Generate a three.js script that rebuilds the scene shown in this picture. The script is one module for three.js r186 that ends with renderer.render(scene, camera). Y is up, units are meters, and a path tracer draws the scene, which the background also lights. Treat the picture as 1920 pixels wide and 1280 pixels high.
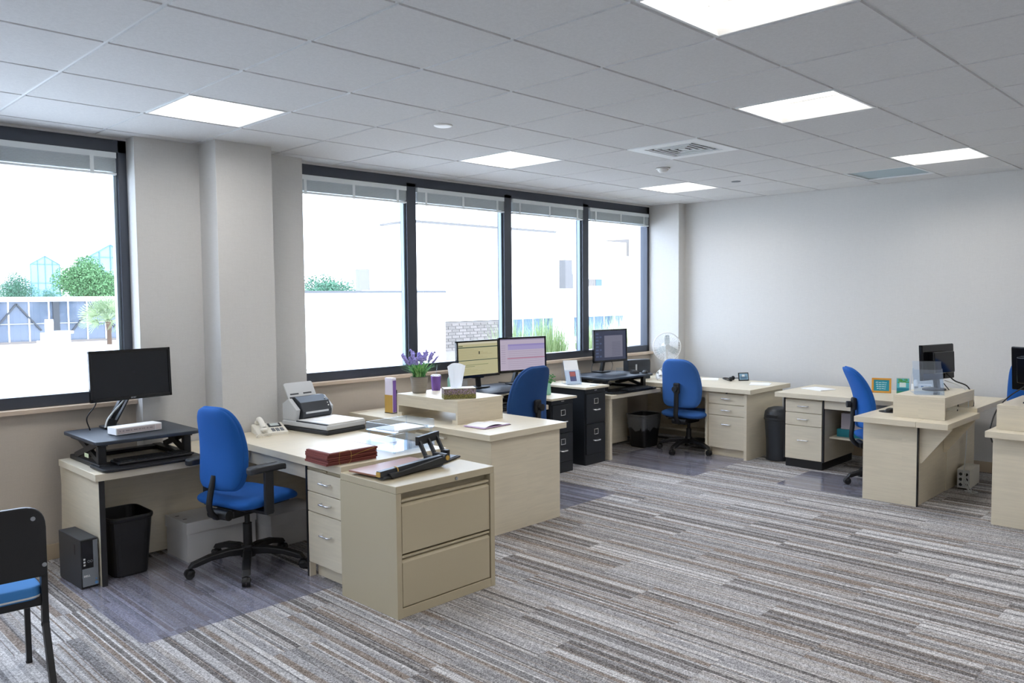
import * as THREE from 'three';
import { RoundedBoxGeometry } from 'three/addons/geometries/RoundedBoxGeometry.js';
import { mergeGeometries } from 'three/addons/utils/BufferGeometryUtils.js';
import { RectAreaLightUniformsLib } from 'three/addons/lights/RectAreaLightUniformsLib.js';
import { FontLoader } from 'three/addons/loaders/FontLoader.js';
import { TextGeometry } from 'three/addons/geometries/TextGeometry.js';

// ---------- camera, sky, sun, exposure ----------
const scene = new THREE.Scene();
const camera = new THREE.PerspectiveCamera(46.02, 1.5, 0.05, 600);
camera.rotation.order = 'YXZ';
camera.position.set(-2.489, 1.658, 1.822);
camera.rotation.set(-0.0548, -0.7917, -0.0089);
camera.updateMatrixWorld();
scene.background = new THREE.Color().setRGB(0.70, 0.83, 1.0);
scene.backgroundIntensity = 4.6;
const sun = new THREE.DirectionalLight(new THREE.Color().setRGB(1, 0.96, 0.9), 2.0);
sun.position.set(6, 30, 14); sun.target.position.set(8, 0, -20);
sun.castShadow = true; sun.shadow.mapSize.set(2048, 2048);
Object.assign(sun.shadow.camera, { left: -60, right: 60, top: 60, bottom: -60, near: 1, far: 160 });
scene.add(sun, sun.target);
RectAreaLightUniformsLib.init();
const TROFFER = { color: new THREE.Color().setRGB(1, 0.965, 0.92), intensity: 14 };
const renderer = new THREE.WebGLRenderer({ antialias: true });
renderer.toneMapping = THREE.LinearToneMapping;
renderer.toneMappingExposure = 1.75;
renderer.shadowMap.enabled = true;
const font = await new FontLoader().loadAsync('fonts/droid/droid_sans_bold.typeface.json');

// ---------- helpers ----------
let seed = 7;
const rnd = () => { seed = (seed * 1664525 + 1013904223) >>> 0; return seed / 4294967296; };
const rr = (a, b) => a + (b - a) * rnd();
const V = (x, y, z) => new THREE.Vector3(x, y, z);
const D = Math.PI / 180;
function clean(g) {
  const n = g.index ? g.toNonIndexed() : g;
  for (const k of Object.keys(n.attributes)) if (!['position', 'normal', 'uv'].includes(k)) n.deleteAttribute(k);
  if (!n.attributes.uv) n.setAttribute('uv', new THREE.BufferAttribute(new Float32Array(n.attributes.position.count * 2), 2));
  return n;
}
const merge = (a) => Array.isArray(a) ? (a.length === 1 ? a[0] : mergeGeometries(a.map(clean))) : a;
// texture coordinates in metres, chosen by the way a face points
function metric(g) {
  const n = clean(g), p = n.attributes.position, m = n.attributes.normal, u = n.attributes.uv;
  for (let i = 0; i < p.count; i++) {
    const ax = Math.abs(m.getX(i)), ay = Math.abs(m.getY(i)), az = Math.abs(m.getZ(i));
    if (ay >= ax && ay >= az) u.setXY(i, p.getX(i), p.getZ(i));
    else if (ax >= az) u.setXY(i, p.getZ(i), p.getY(i));
    else u.setXY(i, p.getX(i), p.getY(i));
  }
  return n;
}
const taken = {};
function numbered(name) {
  const n = taken[name] = (taken[name] ?? -1) + 1;
  return n ? `${name}_${String(n).padStart(3, '0')}` : name;
}
function thing(name, label, category, pos = [0, 0, 0], turn = 0, group) {
  const o = new THREE.Group(); o.name = numbered(name); scene.add(o);
  o.position.set(...pos); o.rotation.y = turn; o.userData = { label, category };
  if (group) o.userData.group = group;
  return o;
}
function part(parent, name, geo, mat, label) {
  let g = merge(geo);
  if (mat.userData.metric) g = metric(g);
  const m = new THREE.Mesh(g, mat); m.name = name; m.castShadow = m.receiveShadow = true;
  if (label) m.userData.label = label;
  parent.add(m); return m;
}
function single(name, label, category, geo, mat, pos = [0, 0, 0], turn = 0, group) {
  const m = part(scene, numbered(name), geo, mat); m.position.set(...pos); m.rotation.y = turn;
  m.userData = { label, category }; if (group) m.userData.group = group;
  return m;
}
function struct(name, geo, mat, label) {
  const m = part(scene, name, geo, mat); m.userData = { kind: 'structure' };
  if (label) m.userData.label = label;
  return m;
}
function bx(x0, x1, y0, y1, z0, z1, r = 0.003) {
  const w = x1 - x0, h = y1 - y0, d = z1 - z0, k = Math.min(r, Math.min(w, h, d) * 0.45);
  const g = r > 0 ? new RoundedBoxGeometry(w, h, d, 1, k) : new THREE.BoxGeometry(w, h, d);
  return g.translate((x0 + x1) / 2, (y0 + y1) / 2, (z0 + z1) / 2);
}
const cyl = (r0, r1, h, x = 0, y = 0, z = 0, n = 20) => new THREE.CylinderGeometry(r1, r0, h, n).translate(x, y + h / 2, z);
const tube = (pts, r, n = 24, k = 6) => new THREE.TubeGeometry(new THREE.CatmullRomCurve3(pts.map(p => V(...p))), n, r, k);
function bar(a, b, w, d = w) {          // straight bar with a rectangular section
  const A = V(...a), B = V(...b), L = A.distanceTo(B), g = new THREE.BoxGeometry(w, L, d);
  const m = new THREE.Matrix4().makeRotationFromQuaternion(new THREE.Quaternion().setFromUnitVectors(V(0, 1, 0), B.clone().sub(A).normalize()));
  return g.applyMatrix4(m).translate((A.x + B.x) / 2, (A.y + B.y) / 2, (A.z + B.z) / 2);
}
function rod(a, b, r, n = 10) {
  const A = V(...a), B = V(...b), L = A.distanceTo(B), g = new THREE.CylinderGeometry(r, r, L, n);
  const m = new THREE.Matrix4().makeRotationFromQuaternion(new THREE.Quaternion().setFromUnitVectors(V(0, 1, 0), B.clone().sub(A).normalize()));
  return g.applyMatrix4(m).translate((A.x + B.x) / 2, (A.y + B.y) / 2, (A.z + B.z) / 2);
}
const lathe = (pts, n = 28) => new THREE.LatheGeometry(pts.map(p => new THREE.Vector2(...p)), n);
function rrect(w, h, r) {               // rounded rectangle shape about the origin; r = one radius or [bl, br, tr, tl]
  const [a, b, c, d] = Array.isArray(r) ? r : [r, r, r, r], s = new THREE.Shape(), x = w / 2, y = h / 2;
  s.moveTo(-x + a, -y); s.lineTo(x - b, -y); s.quadraticCurveTo(x, -y, x, -y + b); s.lineTo(x, y - c); s.quadraticCurveTo(x, y, x - c, y);
  s.lineTo(-x + d, y); s.quadraticCurveTo(-x, y, -x, y - d); s.lineTo(-x, -y + a); s.quadraticCurveTo(-x, -y, -x + a, -y);
  return s;
}
const ext = (shape, depth, bevel = 0, seg = 2, curve = 8) => new THREE.ExtrudeGeometry(shape, { depth, bevelEnabled: bevel > 0, bevelThickness: bevel, bevelSize: bevel, bevelOffset: -bevel, bevelSegments: seg, curveSegments: curve });
const flat = (g) => g.rotateX(-Math.PI / 2);      // shape in xy, depth along z  ->  lies in xz (y of the shape = -z), depth up
function poly(pts) { const s = new THREE.Shape(); pts.forEach((p, i) => i ? s.lineTo(...p) : s.moveTo(...p)); s.closePath(); return s; }
function ray(px, py) {                  // a pixel of the 1920 x 1280 photograph as a direction
  const f = 1506.97; return V((px - 960) / f, -(py - 640) / f, -1).applyQuaternion(camera.quaternion);
}
function atZ(px, py, z) { const d = ray(px, py), c = camera.position; return c.clone().addScaledVector(d, (z - c.z) / d.z); }

// ---------- textures and materials ----------
function dataTex(w, h, fn, srgb = true, rep) {
  const a = new Uint8Array(w * h * 4);
  for (let y = 0; y < h; y++) for (let x = 0; x < w; x++) {
    const c = fn(x, y), i = (y * w + x) * 4;
    a[i] = c[0]; a[i + 1] = c[1]; a[i + 2] = c[2]; a[i + 3] = 255;
  }
  const t = new THREE.DataTexture(a, w, h); t.wrapS = t.wrapT = THREE.RepeatWrapping; t.magFilter = THREE.LinearFilter; t.minFilter = THREE.LinearMipmapLinearFilter; t.generateMipmaps = true;
  if (srgb) t.colorSpace = THREE.SRGBColorSpace;
  if (rep) t.repeat.set(...rep);
  t.needsUpdate = true; return t;
}
function canvasTex(w, h, draw) {
  const c = document.createElement('canvas'); c.width = w; c.height = h; draw(c.getContext('2d'), w, h);
  const t = new THREE.CanvasTexture(c); t.colorSpace = THREE.SRGBColorSpace; return t;
}
const cl = (v) => Math.max(0, Math.min(255, v));
function M(color, rough = 0.6, extra = {}) {
  const { metric: mt, ...e } = extra;
  const m = new THREE.MeshPhysicalMaterial({ color, roughness: rough, ...e });
  if (mt) m.userData.metric = true;
  return m;
}
// value noise that repeats
function noiseGrid(n) { const a = Float32Array.from({ length: n * n }, () => rnd()); return (x, y) => {
  x = ((x % 1) + 1) % 1 * n; y = ((y % 1) + 1) % 1 * n; const i = x | 0, j = y | 0, f = x - i, g = y - j, s = (t) => t * t * (3 - 2 * t), q = (p, r) => a[(r % n) * n + (p % n)];
  return (q(i, j) * (1 - s(f)) + q(i + 1, j) * s(f)) * (1 - s(g)) + (q(i, j + 1) * (1 - s(f)) + q(i + 1, j + 1) * s(f)) * s(g); }; }
const nA = noiseGrid(64), nB = noiseGrid(16), nC = noiseGrid(8);
const wallTex = dataTex(256, 256, (x, y) => { const v = 208 + (nA(y / 256 * .2, x / 64) - .5) * 3 + (nA(x / 256 * .2, y / 64) - .5) * 4 + (rnd() - .5) * 7; return [v, v * .993, v * .978]; }, true, [2, 2]);
const laminTex = dataTex(512, 256, (x, y) => { const s = nA(x / 512 * .12, y / 256 * 1), t = nB(x / 512 * .5, y / 256 * 2), v = 236 + (s - .5) * 8 + (t - .5) * 5 + (rnd() - .5) * 3; return [v, v * .985, v * .945]; }, true, [1, 2]);
const fabricBump = dataTex(128, 128, (x, y) => { const v = 128 + 60 * Math.sin(x * Math.PI / 2) * Math.sin(y * Math.PI / 2) + (rnd() - .5) * 70; return [v, v, v]; }, false, [25, 25]);
const speckBump = dataTex(128, 128, () => { const v = rnd() * 255; return [v, v, v]; }, false, [10, 10]);
const tileTex = dataTex(256, 256, (x, y) => { const v = 213 + (nA(x / 256, y / 256) - .5) * 6 + (rnd() - .5) * 8; return [v, v, v]; }, true, [1.6, 1.6]);
// carpet planks: twelve striped profiles side by side, one metre long
const NP = 12, PWpx = 160, carpetW = NP * PWpx;
const stripeTone = [[196, 194, 194], [174, 172, 173], [155, 153, 155], [131, 129, 130], [106, 102, 101], [134, 122, 113], [162, 157, 154]];
const carpetCol = [];
for (let k = 0; k < NP; k++) {
  let x = 0, base = rnd();
  while (x < PWpx) {
    const big = rnd() < 0.3, w = Math.round(big ? rr(9, 22) : rr(2, 6));
    const pick = () => stripeTone[Math.min(6, Math.floor(Math.pow(rnd(), base < .3 ? 1.7 : base > .75 ? .7 : 1.05) * 7))];
    const a = pick(), b2 = pick(), b = a.map((v, i) => v * .75 + b2[i] * .25), ph = rnd(), thin = rnd() < .08 ? 34 : 0;
    for (let i = 0; i < w && x < PWpx; i++, x++) { const j = (rnd() - .5) * 30; carpetCol.push([a, b, ph, j + (i < 2 ? thin : 0)]); }
  }
}
const grainA = noiseGrid(256), grainB = noiseGrid(128);
const carpetTex = dataTex(carpetW, 1024, (x, y) => {
  const [a, b, ph, j] = carpetCol[x], t = Math.max(0, Math.min(1, (nC(ph, y / 1024) - .5) * 2.2 + .5));
  const n = (grainA(x / 640, y / 1024) - .5) * 84 + (grainB(x / 640 + .37, y / 760) - .5) * 34 + (rnd() - .5) * 50;
  return [0, 1, 2].map(i => cl(a[i] * (1 - t) + b[i] * t + j * .7 + n));
});
const carpetBump = dataTex(256, 256, (x, y) => { const v = 150 + ((x >> 1) % 2 ? 40 : -40) + (rnd() - .5) * 110; return [v, v, v]; }, false, [6, 4]);

const m = {
  wall: M(0xffffff, .85, { map: wallTex, metric: 1 }),
  wallWarmBounce: M(0xe9ddcf, .85, { map: wallTex, metric: 1 }),  // same wall under the sills, warm bounce light painted into its colour
  sill: M(0xcdb9a4, .55), base: M(0xb7a58c, .6),
  tile: M(0xffffff, .95, { map: tileTex, bumpMap: speckBump, bumpScale: .0006, metric: 1 }),
  grid: M(0xd9dcdd, .5), white: M(0xf0f0ee, .45), whiteMetal: M(0xe8ebec, .4),
  carpet: M(0xffffff, 1, { map: carpetTex, bumpMap: carpetBump, bumpScale: .0012 }),
  frame: M(0x454952, .38, { metalness: .35 }), frameIn: M(0x7e8c96, .35, { metalness: .5 }),
  glass: M(0xfbfcff, 0, { transmission: 1, thickness: 0, ior: 1.45 }),
  acrylic: M(0xf4f9ff, .03, { transmission: .96, thickness: 0, ior: 1.48 }),
  blind: M(0xdfe6e6, .4, { transmission: .12, thickness: 0 }), blindRail: M(0xe9eeee, .4),
  lens: M(0xffffff, .5, { emissive: new THREE.Color().setRGB(1, .97, .93), emissiveIntensity: 1.6 }), reflector: M(0xf4f3f0, .5),
  laminate: M(0xeee6d6, .42, { map: laminTex, metric: 1, clearcoat: .2, clearcoatRoughness: .35 }),
  putty: M(0xb9ad92, .42), puttyDark: M(0xa2967c, .42), edgeBlack: M(0x1b1c1f, .4),
  chrome: M(0xe9ebee, .25, { metalness: .75 }), steel: M(0xa9adb2, .3, { metalness: .9 }),
  blue: M(0x0a58a8, .85, { bumpMap: fabricBump, bumpScale: .0008, sheen: .4, sheenRoughness: .5, sheenColor: new THREE.Color(0x3f86e0), metric: 1 }),
  blueSeat: M(0x3d7fc0, .9, { bumpMap: fabricBump, bumpScale: .0008, metric: 1 }),
  black: M(0x141518, .45), blackMatt: M(0x1a1b1e, .7), blackGloss: M(0x0c0d10, .12), dark: M(0x25282d, .5), charcoal: M(0x33373d, .42, { metalness: .2 }),
  board: M(0x2a323d, .38), tray: M(0x17191d, .45), grey: M(0x7d8288, .5), lightGrey: M(0xc9ccce, .5),
  screenOff: M(0x10141a, .16), cabinet: M(0x2c3036, .38, { metalness: .3 }),
  mat: M(new THREE.Color().setRGB(.86, .865, .93), .16, { transmission: .93, thickness: 0, ior: 1.45, side: THREE.DoubleSide }),
  paper: M(0xf5f6f8, .8), lilac: M(0xcdb3d8, .7), purple: M(0x7d56a6, .6), folder: M(0x7a3b33, .75), gold: M(0xc09a4a, .6), teal: M(0x17818f, .6),
  box: M(0xd8d6d4, .75), cream: M(0xe8e4d8, .45), boxLabel: M(0xd3cfca, .6), cableW: M(0xd9dcdc, .5), cable: M(0x121316, .5),
  concrete: M(0xf1f0ec, .85), roof: M(0xf2f2ee, .9), brickA: M(0x625c58, .9), brickB: M(0x57524e, .9), mortar: M(0x6f6a66, .9), hallGlass: M(0xa9b6ca, .05, { transmission: .85, thickness: 0 }), winGlass: M(0x39536b, .1, { metalness: .2 }),
  leafA: M(0x4e7549, .8, { side: THREE.DoubleSide }), leafB: M(0x3f6650, .8, { side: THREE.DoubleSide }), leafC: M(0x93a873, .8, { side: THREE.DoubleSide }), bark: M(0x7b5a45, .9), grass: M(0xb9c795, .8, { side: THREE.DoubleSide }),
  palmA: M(0x6f8260, .8, { side: THREE.DoubleSide }), palmB: M(0x84946f, .8, { side: THREE.DoubleSide }), flower: M(0x9d93cc, .8), stem: M(0x8ebd74, .8, { side: THREE.DoubleSide }), stemD: M(0x4f9a56, .8, { side: THREE.DoubleSide }),
};

// ---------- the room ----------
const H = 2.75, T = 0.6096, XB = 5.84, ZP = -3.76, ZB = -3.88, XL = -4.877, ZR = 3.66;
// floor: carpet planks running from the windows into the room
const PW = 0.28, PL = 1.0;
{
  const base = new THREE.Group(); base.name = 'floor'; base.userData = { kind: 'structure', label: 'striped grey and brown carpet of long planks' }; scene.add(base);
  part(base, 'floor_slab', bx(XL - .2, XB + .2, -.2, -.012, -4.1, ZR + .2, 0), M(0x8a8683, 1));
  const geos = [];
  for (let k = 0; k < NP; k++) for (const [fu, fv] of [[0, 0], [1, 0], [0, 1], [1, 1]]) {
    const g = new THREE.BoxGeometry(PW - .0012, .012, PL - .0012), u = g.attributes.uv, p = g.attributes.position;
    for (let i = 0; i < u.count; i++) { let a = p.getX(i) / PW + .5, b = p.getZ(i) / PL + .5; if (fu) a = 1 - a; if (fv) b = 1 - b; u.setXY(i, (k + .01 + a * .98) / NP, b); }
    geos.push(g.translate(0, -.006, 0));
  }
  const wide = [];
  for (let i = 0, x = XL + PW / 2; x < XB + .1; x += PW, i++) {
    const off = ((i * 0.37) % 1) * PL;
    for (let z = -4.0 - off + PL / 2; z < ZR; z += PL) {
      const g = geos[Math.floor(rnd() * geos.length)], near = x > -2.3 && z < 1.35 && z < 1.3 + (x + 2.3) * .2 && !(x < -1.2 && z > -.6) && !(x < 0 && z > .6);
      if (!near) { wide.push(g.clone().translate(x, 0, z)); continue; }
      const q = new THREE.Mesh(g, m.carpet); q.name = 'carpet_plank'; q.position.set(x, 0, z); q.receiveShadow = true; base.add(q);
    }
  }
  const w = part(base, 'carpet_rest', wide, m.carpet); w.userData.kind = 'stuff';
}
// walls
{
  const x1 = -.40, x2 = .86, ZO = -4.2;
  struct('wall_window', [bx(x1, x2, 0, 2.95, ZO, ZP, 0), bx(.04, .46, 0, 2.95, ZP - .01, -3.5, .004), bx(5.70, XB, 0, 2.95, ZO, -3.48, 0),
    bx(x2, 5.70, 2.735, 2.95, ZO, ZB, 0), bx(XL, x1, 2.735, 2.95, ZO, ZB, 0)], m.wall, 'pale grey piers and square column between the windows');
  struct('wall_below_windows', [bx(x2, 5.70, 0, .955, ZO, ZB, 0), bx(XL, x1, 0, .955, ZO, ZB, 0)], m.wallWarmBounce, 'wall under the window sills with warm bounced light tinted into its colour');
  struct('wall_back', bx(XB, XB + .25, -.02, 2.95, ZO, ZR + .25, 0), m.wall, 'plain pale grey wall at the end of the office');
  struct('wall_left', bx(XL - .25, XL, -.02, 2.95, ZO, ZR + .25, 0), m.wall);
  struct('wall_rear', bx(XL, XB, -.02, 2.95, ZR, ZR + .25, 0), m.wall);
  struct('trim_1', [bx(x2, 5.70, .955, .985, ZB - .12, ZB + .045, .004)], m.sill, 'tan window sill under the row of four panes');
  struct('trim_2', [bx(XL, x1, .955, .985, ZB - .12, ZB + .045, .004)], m.sill, 'tan window sill under the single pane');
  struct('baseboard_window', [bx(XL, x1, 0, .1, ZB, ZB + .012), bx(x1, .04, 0, .1, ZP, ZP + .012), bx(.46, x2, 0, .1, ZP, ZP + .012), bx(x2, 5.7, 0, .1, ZB, ZB + .012), bx(.03, .47, 0, .1, -3.5, -3.488)], m.base);
  struct('baseboard_back', [bx(XB - .012, XB, 0, .1, -3.48, ZR)], m.base);
}
// ceiling: lay-in tiles in a narrow grid
const TROFF = [[-1, 4], [3, 4], [7, 4], [3, 0], [7, 0], [0, -1], [-5, 4], [-5, 0], [-1, -4], [3, -4], [7, -4], [-5, -4]];
const VENT = [4, 2], RETURN = [8, 1];
{
  const c = new THREE.Group(); c.name = 'ceiling'; c.userData = { kind: 'structure', label: 'white lay-in ceiling tiles in a narrow grid' }; scene.add(c);
  part(c, 'deck', bx(XL - .25, XB + .25, 3.02, 3.2, -4.2, ZR + .25, 0), m.white);
  const tileGeo = (w, d) => { const g = new THREE.BoxGeometry(w - .012, .014, d - .012).toNonIndexed(), p = g.attributes.position; for (let i = 0; i < p.count; i++) if (p.getY(i) < 0) { p.setX(i, p.getX(i) - Math.sign(p.getX(i)) * .004); p.setZ(i, p.getZ(i) - Math.sign(p.getZ(i)) * .004); } g.computeVertexNormals(); return metric(g).translate(0, .007, 0); };
  const cache = {}, bars = [];
  for (let p = -8; p <= 9; p++) for (let q = -6; q <= 6; q++) {
    if (TROFF.some(t => t[0] === p && t[1] === q) || (p === VENT[0] && q === VENT[1]) || (p === RETURN[0] && q === RETURN[1])) continue;
    const xa = p * T, xb = Math.min(xa + T, XB), zb = -q * T, za = Math.max(zb - T, ZB);
    if (xb - xa < .05 || zb - za < .02) continue;
    const key = (xb - xa).toFixed(3) + (zb - za).toFixed(3), g = cache[key] ??= tileGeo(xb - xa, zb - za);
    const t = new THREE.Mesh(g, m.tile); t.name = 'ceiling_tile'; t.position.set((xa + xb) / 2, H, (za + zb) / 2); t.receiveShadow = t.castShadow = true; c.add(t);
  }
  for (let p = -8; p <= 9; p++) bars.push(bx(p * T - .012, p * T + .012, H + .007, H + .03, ZB, ZR, 0));
  for (let q = -6; q <= 6; q++) bars.push(bx(XL, XB, H + .0072, H + .029, -q * T - .012, -q * T + .012, 0));
  part(c, 'ceiling_grid', bars, m.grid);
}
// recessed light fittings
{
  const hw = T / 2 - .012, lx = .15, lz = .25, up = .085;
  const quad = (a, b, c, d) => { const g = new THREE.BufferGeometry(); g.setAttribute('position', new THREE.Float32BufferAttribute([...a, ...b, ...c, ...a, ...c, ...d], 3)); g.computeVertexNormals(); return clean(g); };
  const o = hw - .012, refl = [quad([-o, 0, -o], [-o, 0, o], [-lx, up, lz], [-lx, up, -lz]), quad([o, 0, o], [o, 0, -o], [lx, up, -lz], [lx, up, lz]), quad([-o, 0, o], [o, 0, o], [lx, up, lz], [-lx, up, lz]), quad([o, 0, -o], [-o, 0, -o], [-lx, up, -lz], [lx, up, -lz])];
  const rim = [bx(-hw, hw, 0, .012, -hw, -o, 0), bx(-hw, hw, 0, .012, o, hw, 0), bx(-hw, -o, 0, .012, -o, o, 0), bx(o, hw, 0, .012, -o, o, 0)];
  const house = [bx(-hw, hw, up + .012, up + .05, -hw, hw, 0), bx(-hw, -hw + .004, .012, up + .012, -hw, hw, 0), bx(hw - .004, hw, .012, up + .012, -hw, hw, 0), bx(-hw, hw, .012, up + .012, -hw, -hw + .004, 0), bx(-hw, hw, .012, up + .012, hw - .004, hw, 0)];
  const names = { '-1,4': 'square recessed ceiling light in front of the square column', '3,4': 'square recessed ceiling light above the four-pane window, near the round white disc', '7,4': 'square recessed ceiling light near the corner pilaster and smoke detector', '3,0': 'square recessed ceiling light in the tile row before the air diffuser', '7,0': 'square recessed ceiling light beside the blue-grey return air panel', '0,-1': 'square recessed ceiling light over the open carpet, out of line with the others' };
  for (const [p, q] of TROFF) {
    const key = `${p},${q}`, t = thing('ceiling_light', names[key] ?? 'square recessed ceiling light over the part of the office out of view', 'ceiling light', [(p + .5) * T, H, -(q + .5) * T], 0, names[key] ? undefined : 'ceiling lights out of view');
    part(t, 'rim', rim, m.whiteMetal); part(t, 'housing', house, m.whiteMetal); part(t, 'reflector', refl, m.reflector);
    part(t, 'diffuser', bx(-lx, lx, up, up + .01, -lz, lz, 0), m.lens, 'glowing white diffuser');
    const l = new THREE.RectAreaLight(TROFFER.color, TROFFER.intensity, lx * 2, lz * 2); l.position.set(0, up - .004, 0); l.rotation.x = -Math.PI / 2; t.add(l);
  }
}
// windows
function pane(par, x0, x1, y0, y1, z) { return part(par, 'pane', bx(x0, x1, y0, y1, z - .003, z + .003, 0), m.glass); }
const FZ0 = -4.0, FZ1 = -3.9, WT = 2.735, WB = .985;
{
  const w = new THREE.Group(); w.name = 'window_2'; w.userData = { kind: 'structure', label: 'row of four tall panes in a dark metal frame' }; scene.add(w);
  const mull = [2.04, 3.262, 4.487], xs = [.80, ...mull, 5.735];
  part(w, 'frame', [bx(.74, 5.79, WT - .085, WT, FZ0, FZ1), bx(.74, 5.79, WB, WB + .075, FZ0, FZ1), bx(.74, .85, WB, WT, FZ0, FZ1), bx(5.66, 5.80, WB, WT, FZ0, FZ1)], m.frame);
  for (const x of mull) part(w, 'mullion', bx(x - .052, x + .052, WB + .05, WT - .05, FZ0, FZ1), m.frame);
  for (let i = 0; i < 4; i++) {
    const a = xs[i] + .05, b = xs[i + 1] - .05; pane(w, a, b, WB + .05, WT - .06, -3.96);
    part(w, 'glazing_bead', [bx(b - .022, b - .004, WB + .07, WT - .08, -3.965, -3.925)], m.frameIn);
  }
  const v = new THREE.Group(); v.name = 'window_1'; v.userData = { kind: 'structure', label: 'single wide pane in a dark metal frame beside the pier' }; scene.add(v);
  const vx = [-4.0, -1.65, -.40];
  part(v, 'frame', [bx(XL, -.39, WT - .085, WT, FZ0, FZ1), bx(XL, -.39, WB, WB + .075, FZ0, FZ1), bx(-.455, -.385, WB, WT, FZ0, FZ1), bx(XL, -4.0, WB, WT, FZ0, FZ1)], m.frame);
  part(v, 'mullion', bx(-2.3, -2.2, WB + .05, WT - .05, FZ0, FZ1), m.frame);
  pane(v, -4.0, -2.25, WB + .05, WT - .06, -3.96); pane(v, -2.25, -.42, WB + .05, WT - .06, -3.96);
  part(v, 'glazing_bead', [bx(-.478, -.458, WB + .07, WT - .08, -3.965, -3.925)], m.frameIn);
  // raised venetian blinds
  const blind = (a, b, label, group) => {
    const t = thing('window_blind', label, 'blind', [(a + b) / 2, WT - .085, -3.905], 0, group), w2 = (b - a) / 2 - .006, sl = [];
    part(t, 'head_rail', bx(-w2, w2, -.04, 0, -.035, .02, .003), m.blindRail);
    for (let i = 0; i < 16; i++) sl.push(bx(-w2 + .004, w2 - .004, -.046 - i * .0055, -.0435 - i * .0055, -.032 + (i % 2) * .003, .017 + (i % 2) * .002, 0));
    part(t, 'slats', sl, m.blind, 'closed stack of thin pale slats');
    part(t, 'bottom_rail', bx(-w2, w2, -.15, -.135, -.033, .018, .003), m.blindRail);
    for (const k of [-.82, 0, .82]) part(t, 'ladder_tape', bx(k * w2 - .012, k * w2 + .012, -.153, -.038, .019, .0215, 0), m.blindRail);
    part(t, 'cord', rod([-w2 + .05, -.04, .022], [-w2 + .05, -1.35, .022], .0016, 5), m.cableW);
  };
  blind(-2.2, -.462, 'raised white venetian blind at the top of the single pane beside the pier');
  const bl = ['next to the pier', 'in the second pane from the pier', 'in the third pane from the pier', 'beside the corner pilaster'];
  for (let i = 0; i < 4; i++) blind(xs[i] + .055, xs[i + 1] - .055, 'raised white venetian blind ' + bl[i] + ' in the four-pane window');
}
// small things on the ceiling
{
  const t = thing('air_diffuser', 'square white ceiling air diffuser with nested louvres', 'air vent', [(VENT[0] + .5) * T, H, -(VENT[1] + .5) * T]), h = T / 2 - .006;
  part(t, 'plate', [bx(-h, h, -.004, .006, -h, -.21, 0), bx(-h, h, -.004, .006, .21, h, 0), bx(-h, -.21, -.004, .006, -.21, .21, 0), bx(.21, h, -.004, .006, -.21, .21, 0)], m.whiteMetal);
  part(t, 'backing', bx(-.22, .22, .035, .04, -.22, .22, 0), m.blackMatt);
  for (let k = 0; k < 5; k++) { const r = .2 - k * .043, q = r - .012; part(t, 'louvre', [bx(-r, r, -.002, .004, q, r, 0), bx(-r, r, -.002, .004, -r, -q, 0), bx(-r, -q, -.002, .004, -q, q, 0), bx(q, r, -.002, .004, -q, q, 0)], m.whiteMetal); }
  part(t, 'centre_plate', bx(-.02, .02, 0, .006, -.02, .02, 0), m.whiteMetal);
  single('ceiling_disc', 'round white disc set in a ceiling tile between two recessed lights', 'cover plate', lathe([[0, -.008], [.05, -.008], [.058, -.004], [.06, .002], [0, .002]]), m.white, [.886, H, -2.107]);
  const s = thing('smoke_detector', 'small white round smoke detector behind the air diffuser', 'smoke detector', [3.367, H, -2.129]);
  part(s, 'base', lathe([[0, -.012], [.055, -.012], [.06, 0], [0, .001]]), m.white); part(s, 'dome', lathe([[0, -.04], [.03, -.037], [.045, -.02], [.046, -.01], [0, -.01]]), m.white);
  single('sprinkler_cover', 'small flat grey sprinkler cover plate in the ceiling', 'sprinkler', lathe([[0, -.006], [.04, -.006], [.044, 0], [0, .001]]), m.grey, [4.573, H, -2.11]);
  const r = thing('return_air_panel', 'blue-grey return air panel in the ceiling beside the end wall', 'air vent', [(RETURN[0] + .5) * T, H, -(RETURN[1] + .5) * T]);
  part(r, 'rim', [bx(-.3, .3, 0, .01, -.3, -.28, 0), bx(-.3, .3, 0, .01, .28, .3, 0), bx(-.3, -.28, 0, .01, -.28, .28, 0), bx(.28, .3, 0, .01, -.28, .28, 0)], m.whiteMetal);
  part(r, 'panel', bx(-.28, .28, .012, .02, -.28, .28, 0), M(0xa9bcc4, .5));
}

// ---------- furniture builders ----------
function drawerFront(par, x, y0, y1, z0, z1, handleY, mat = m.laminate) {     // a front that faces -x
  const d = part(par, 'drawer', bx(x - .018, x, y0, y1, z0, z1, .002), mat), zc = (z0 + z1) / 2, h = handleY ?? (y0 + y1) / 2;
  part(d, 'handle', [tube([[x - .016, h, zc - .048], [x - .042, h, zc - .046], [x - .044, h, zc], [x - .042, h, zc + .046], [x - .016, h, zc + .048]], .0055, 16, 7)], m.chrome, 'chrome bar handle');
}
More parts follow.
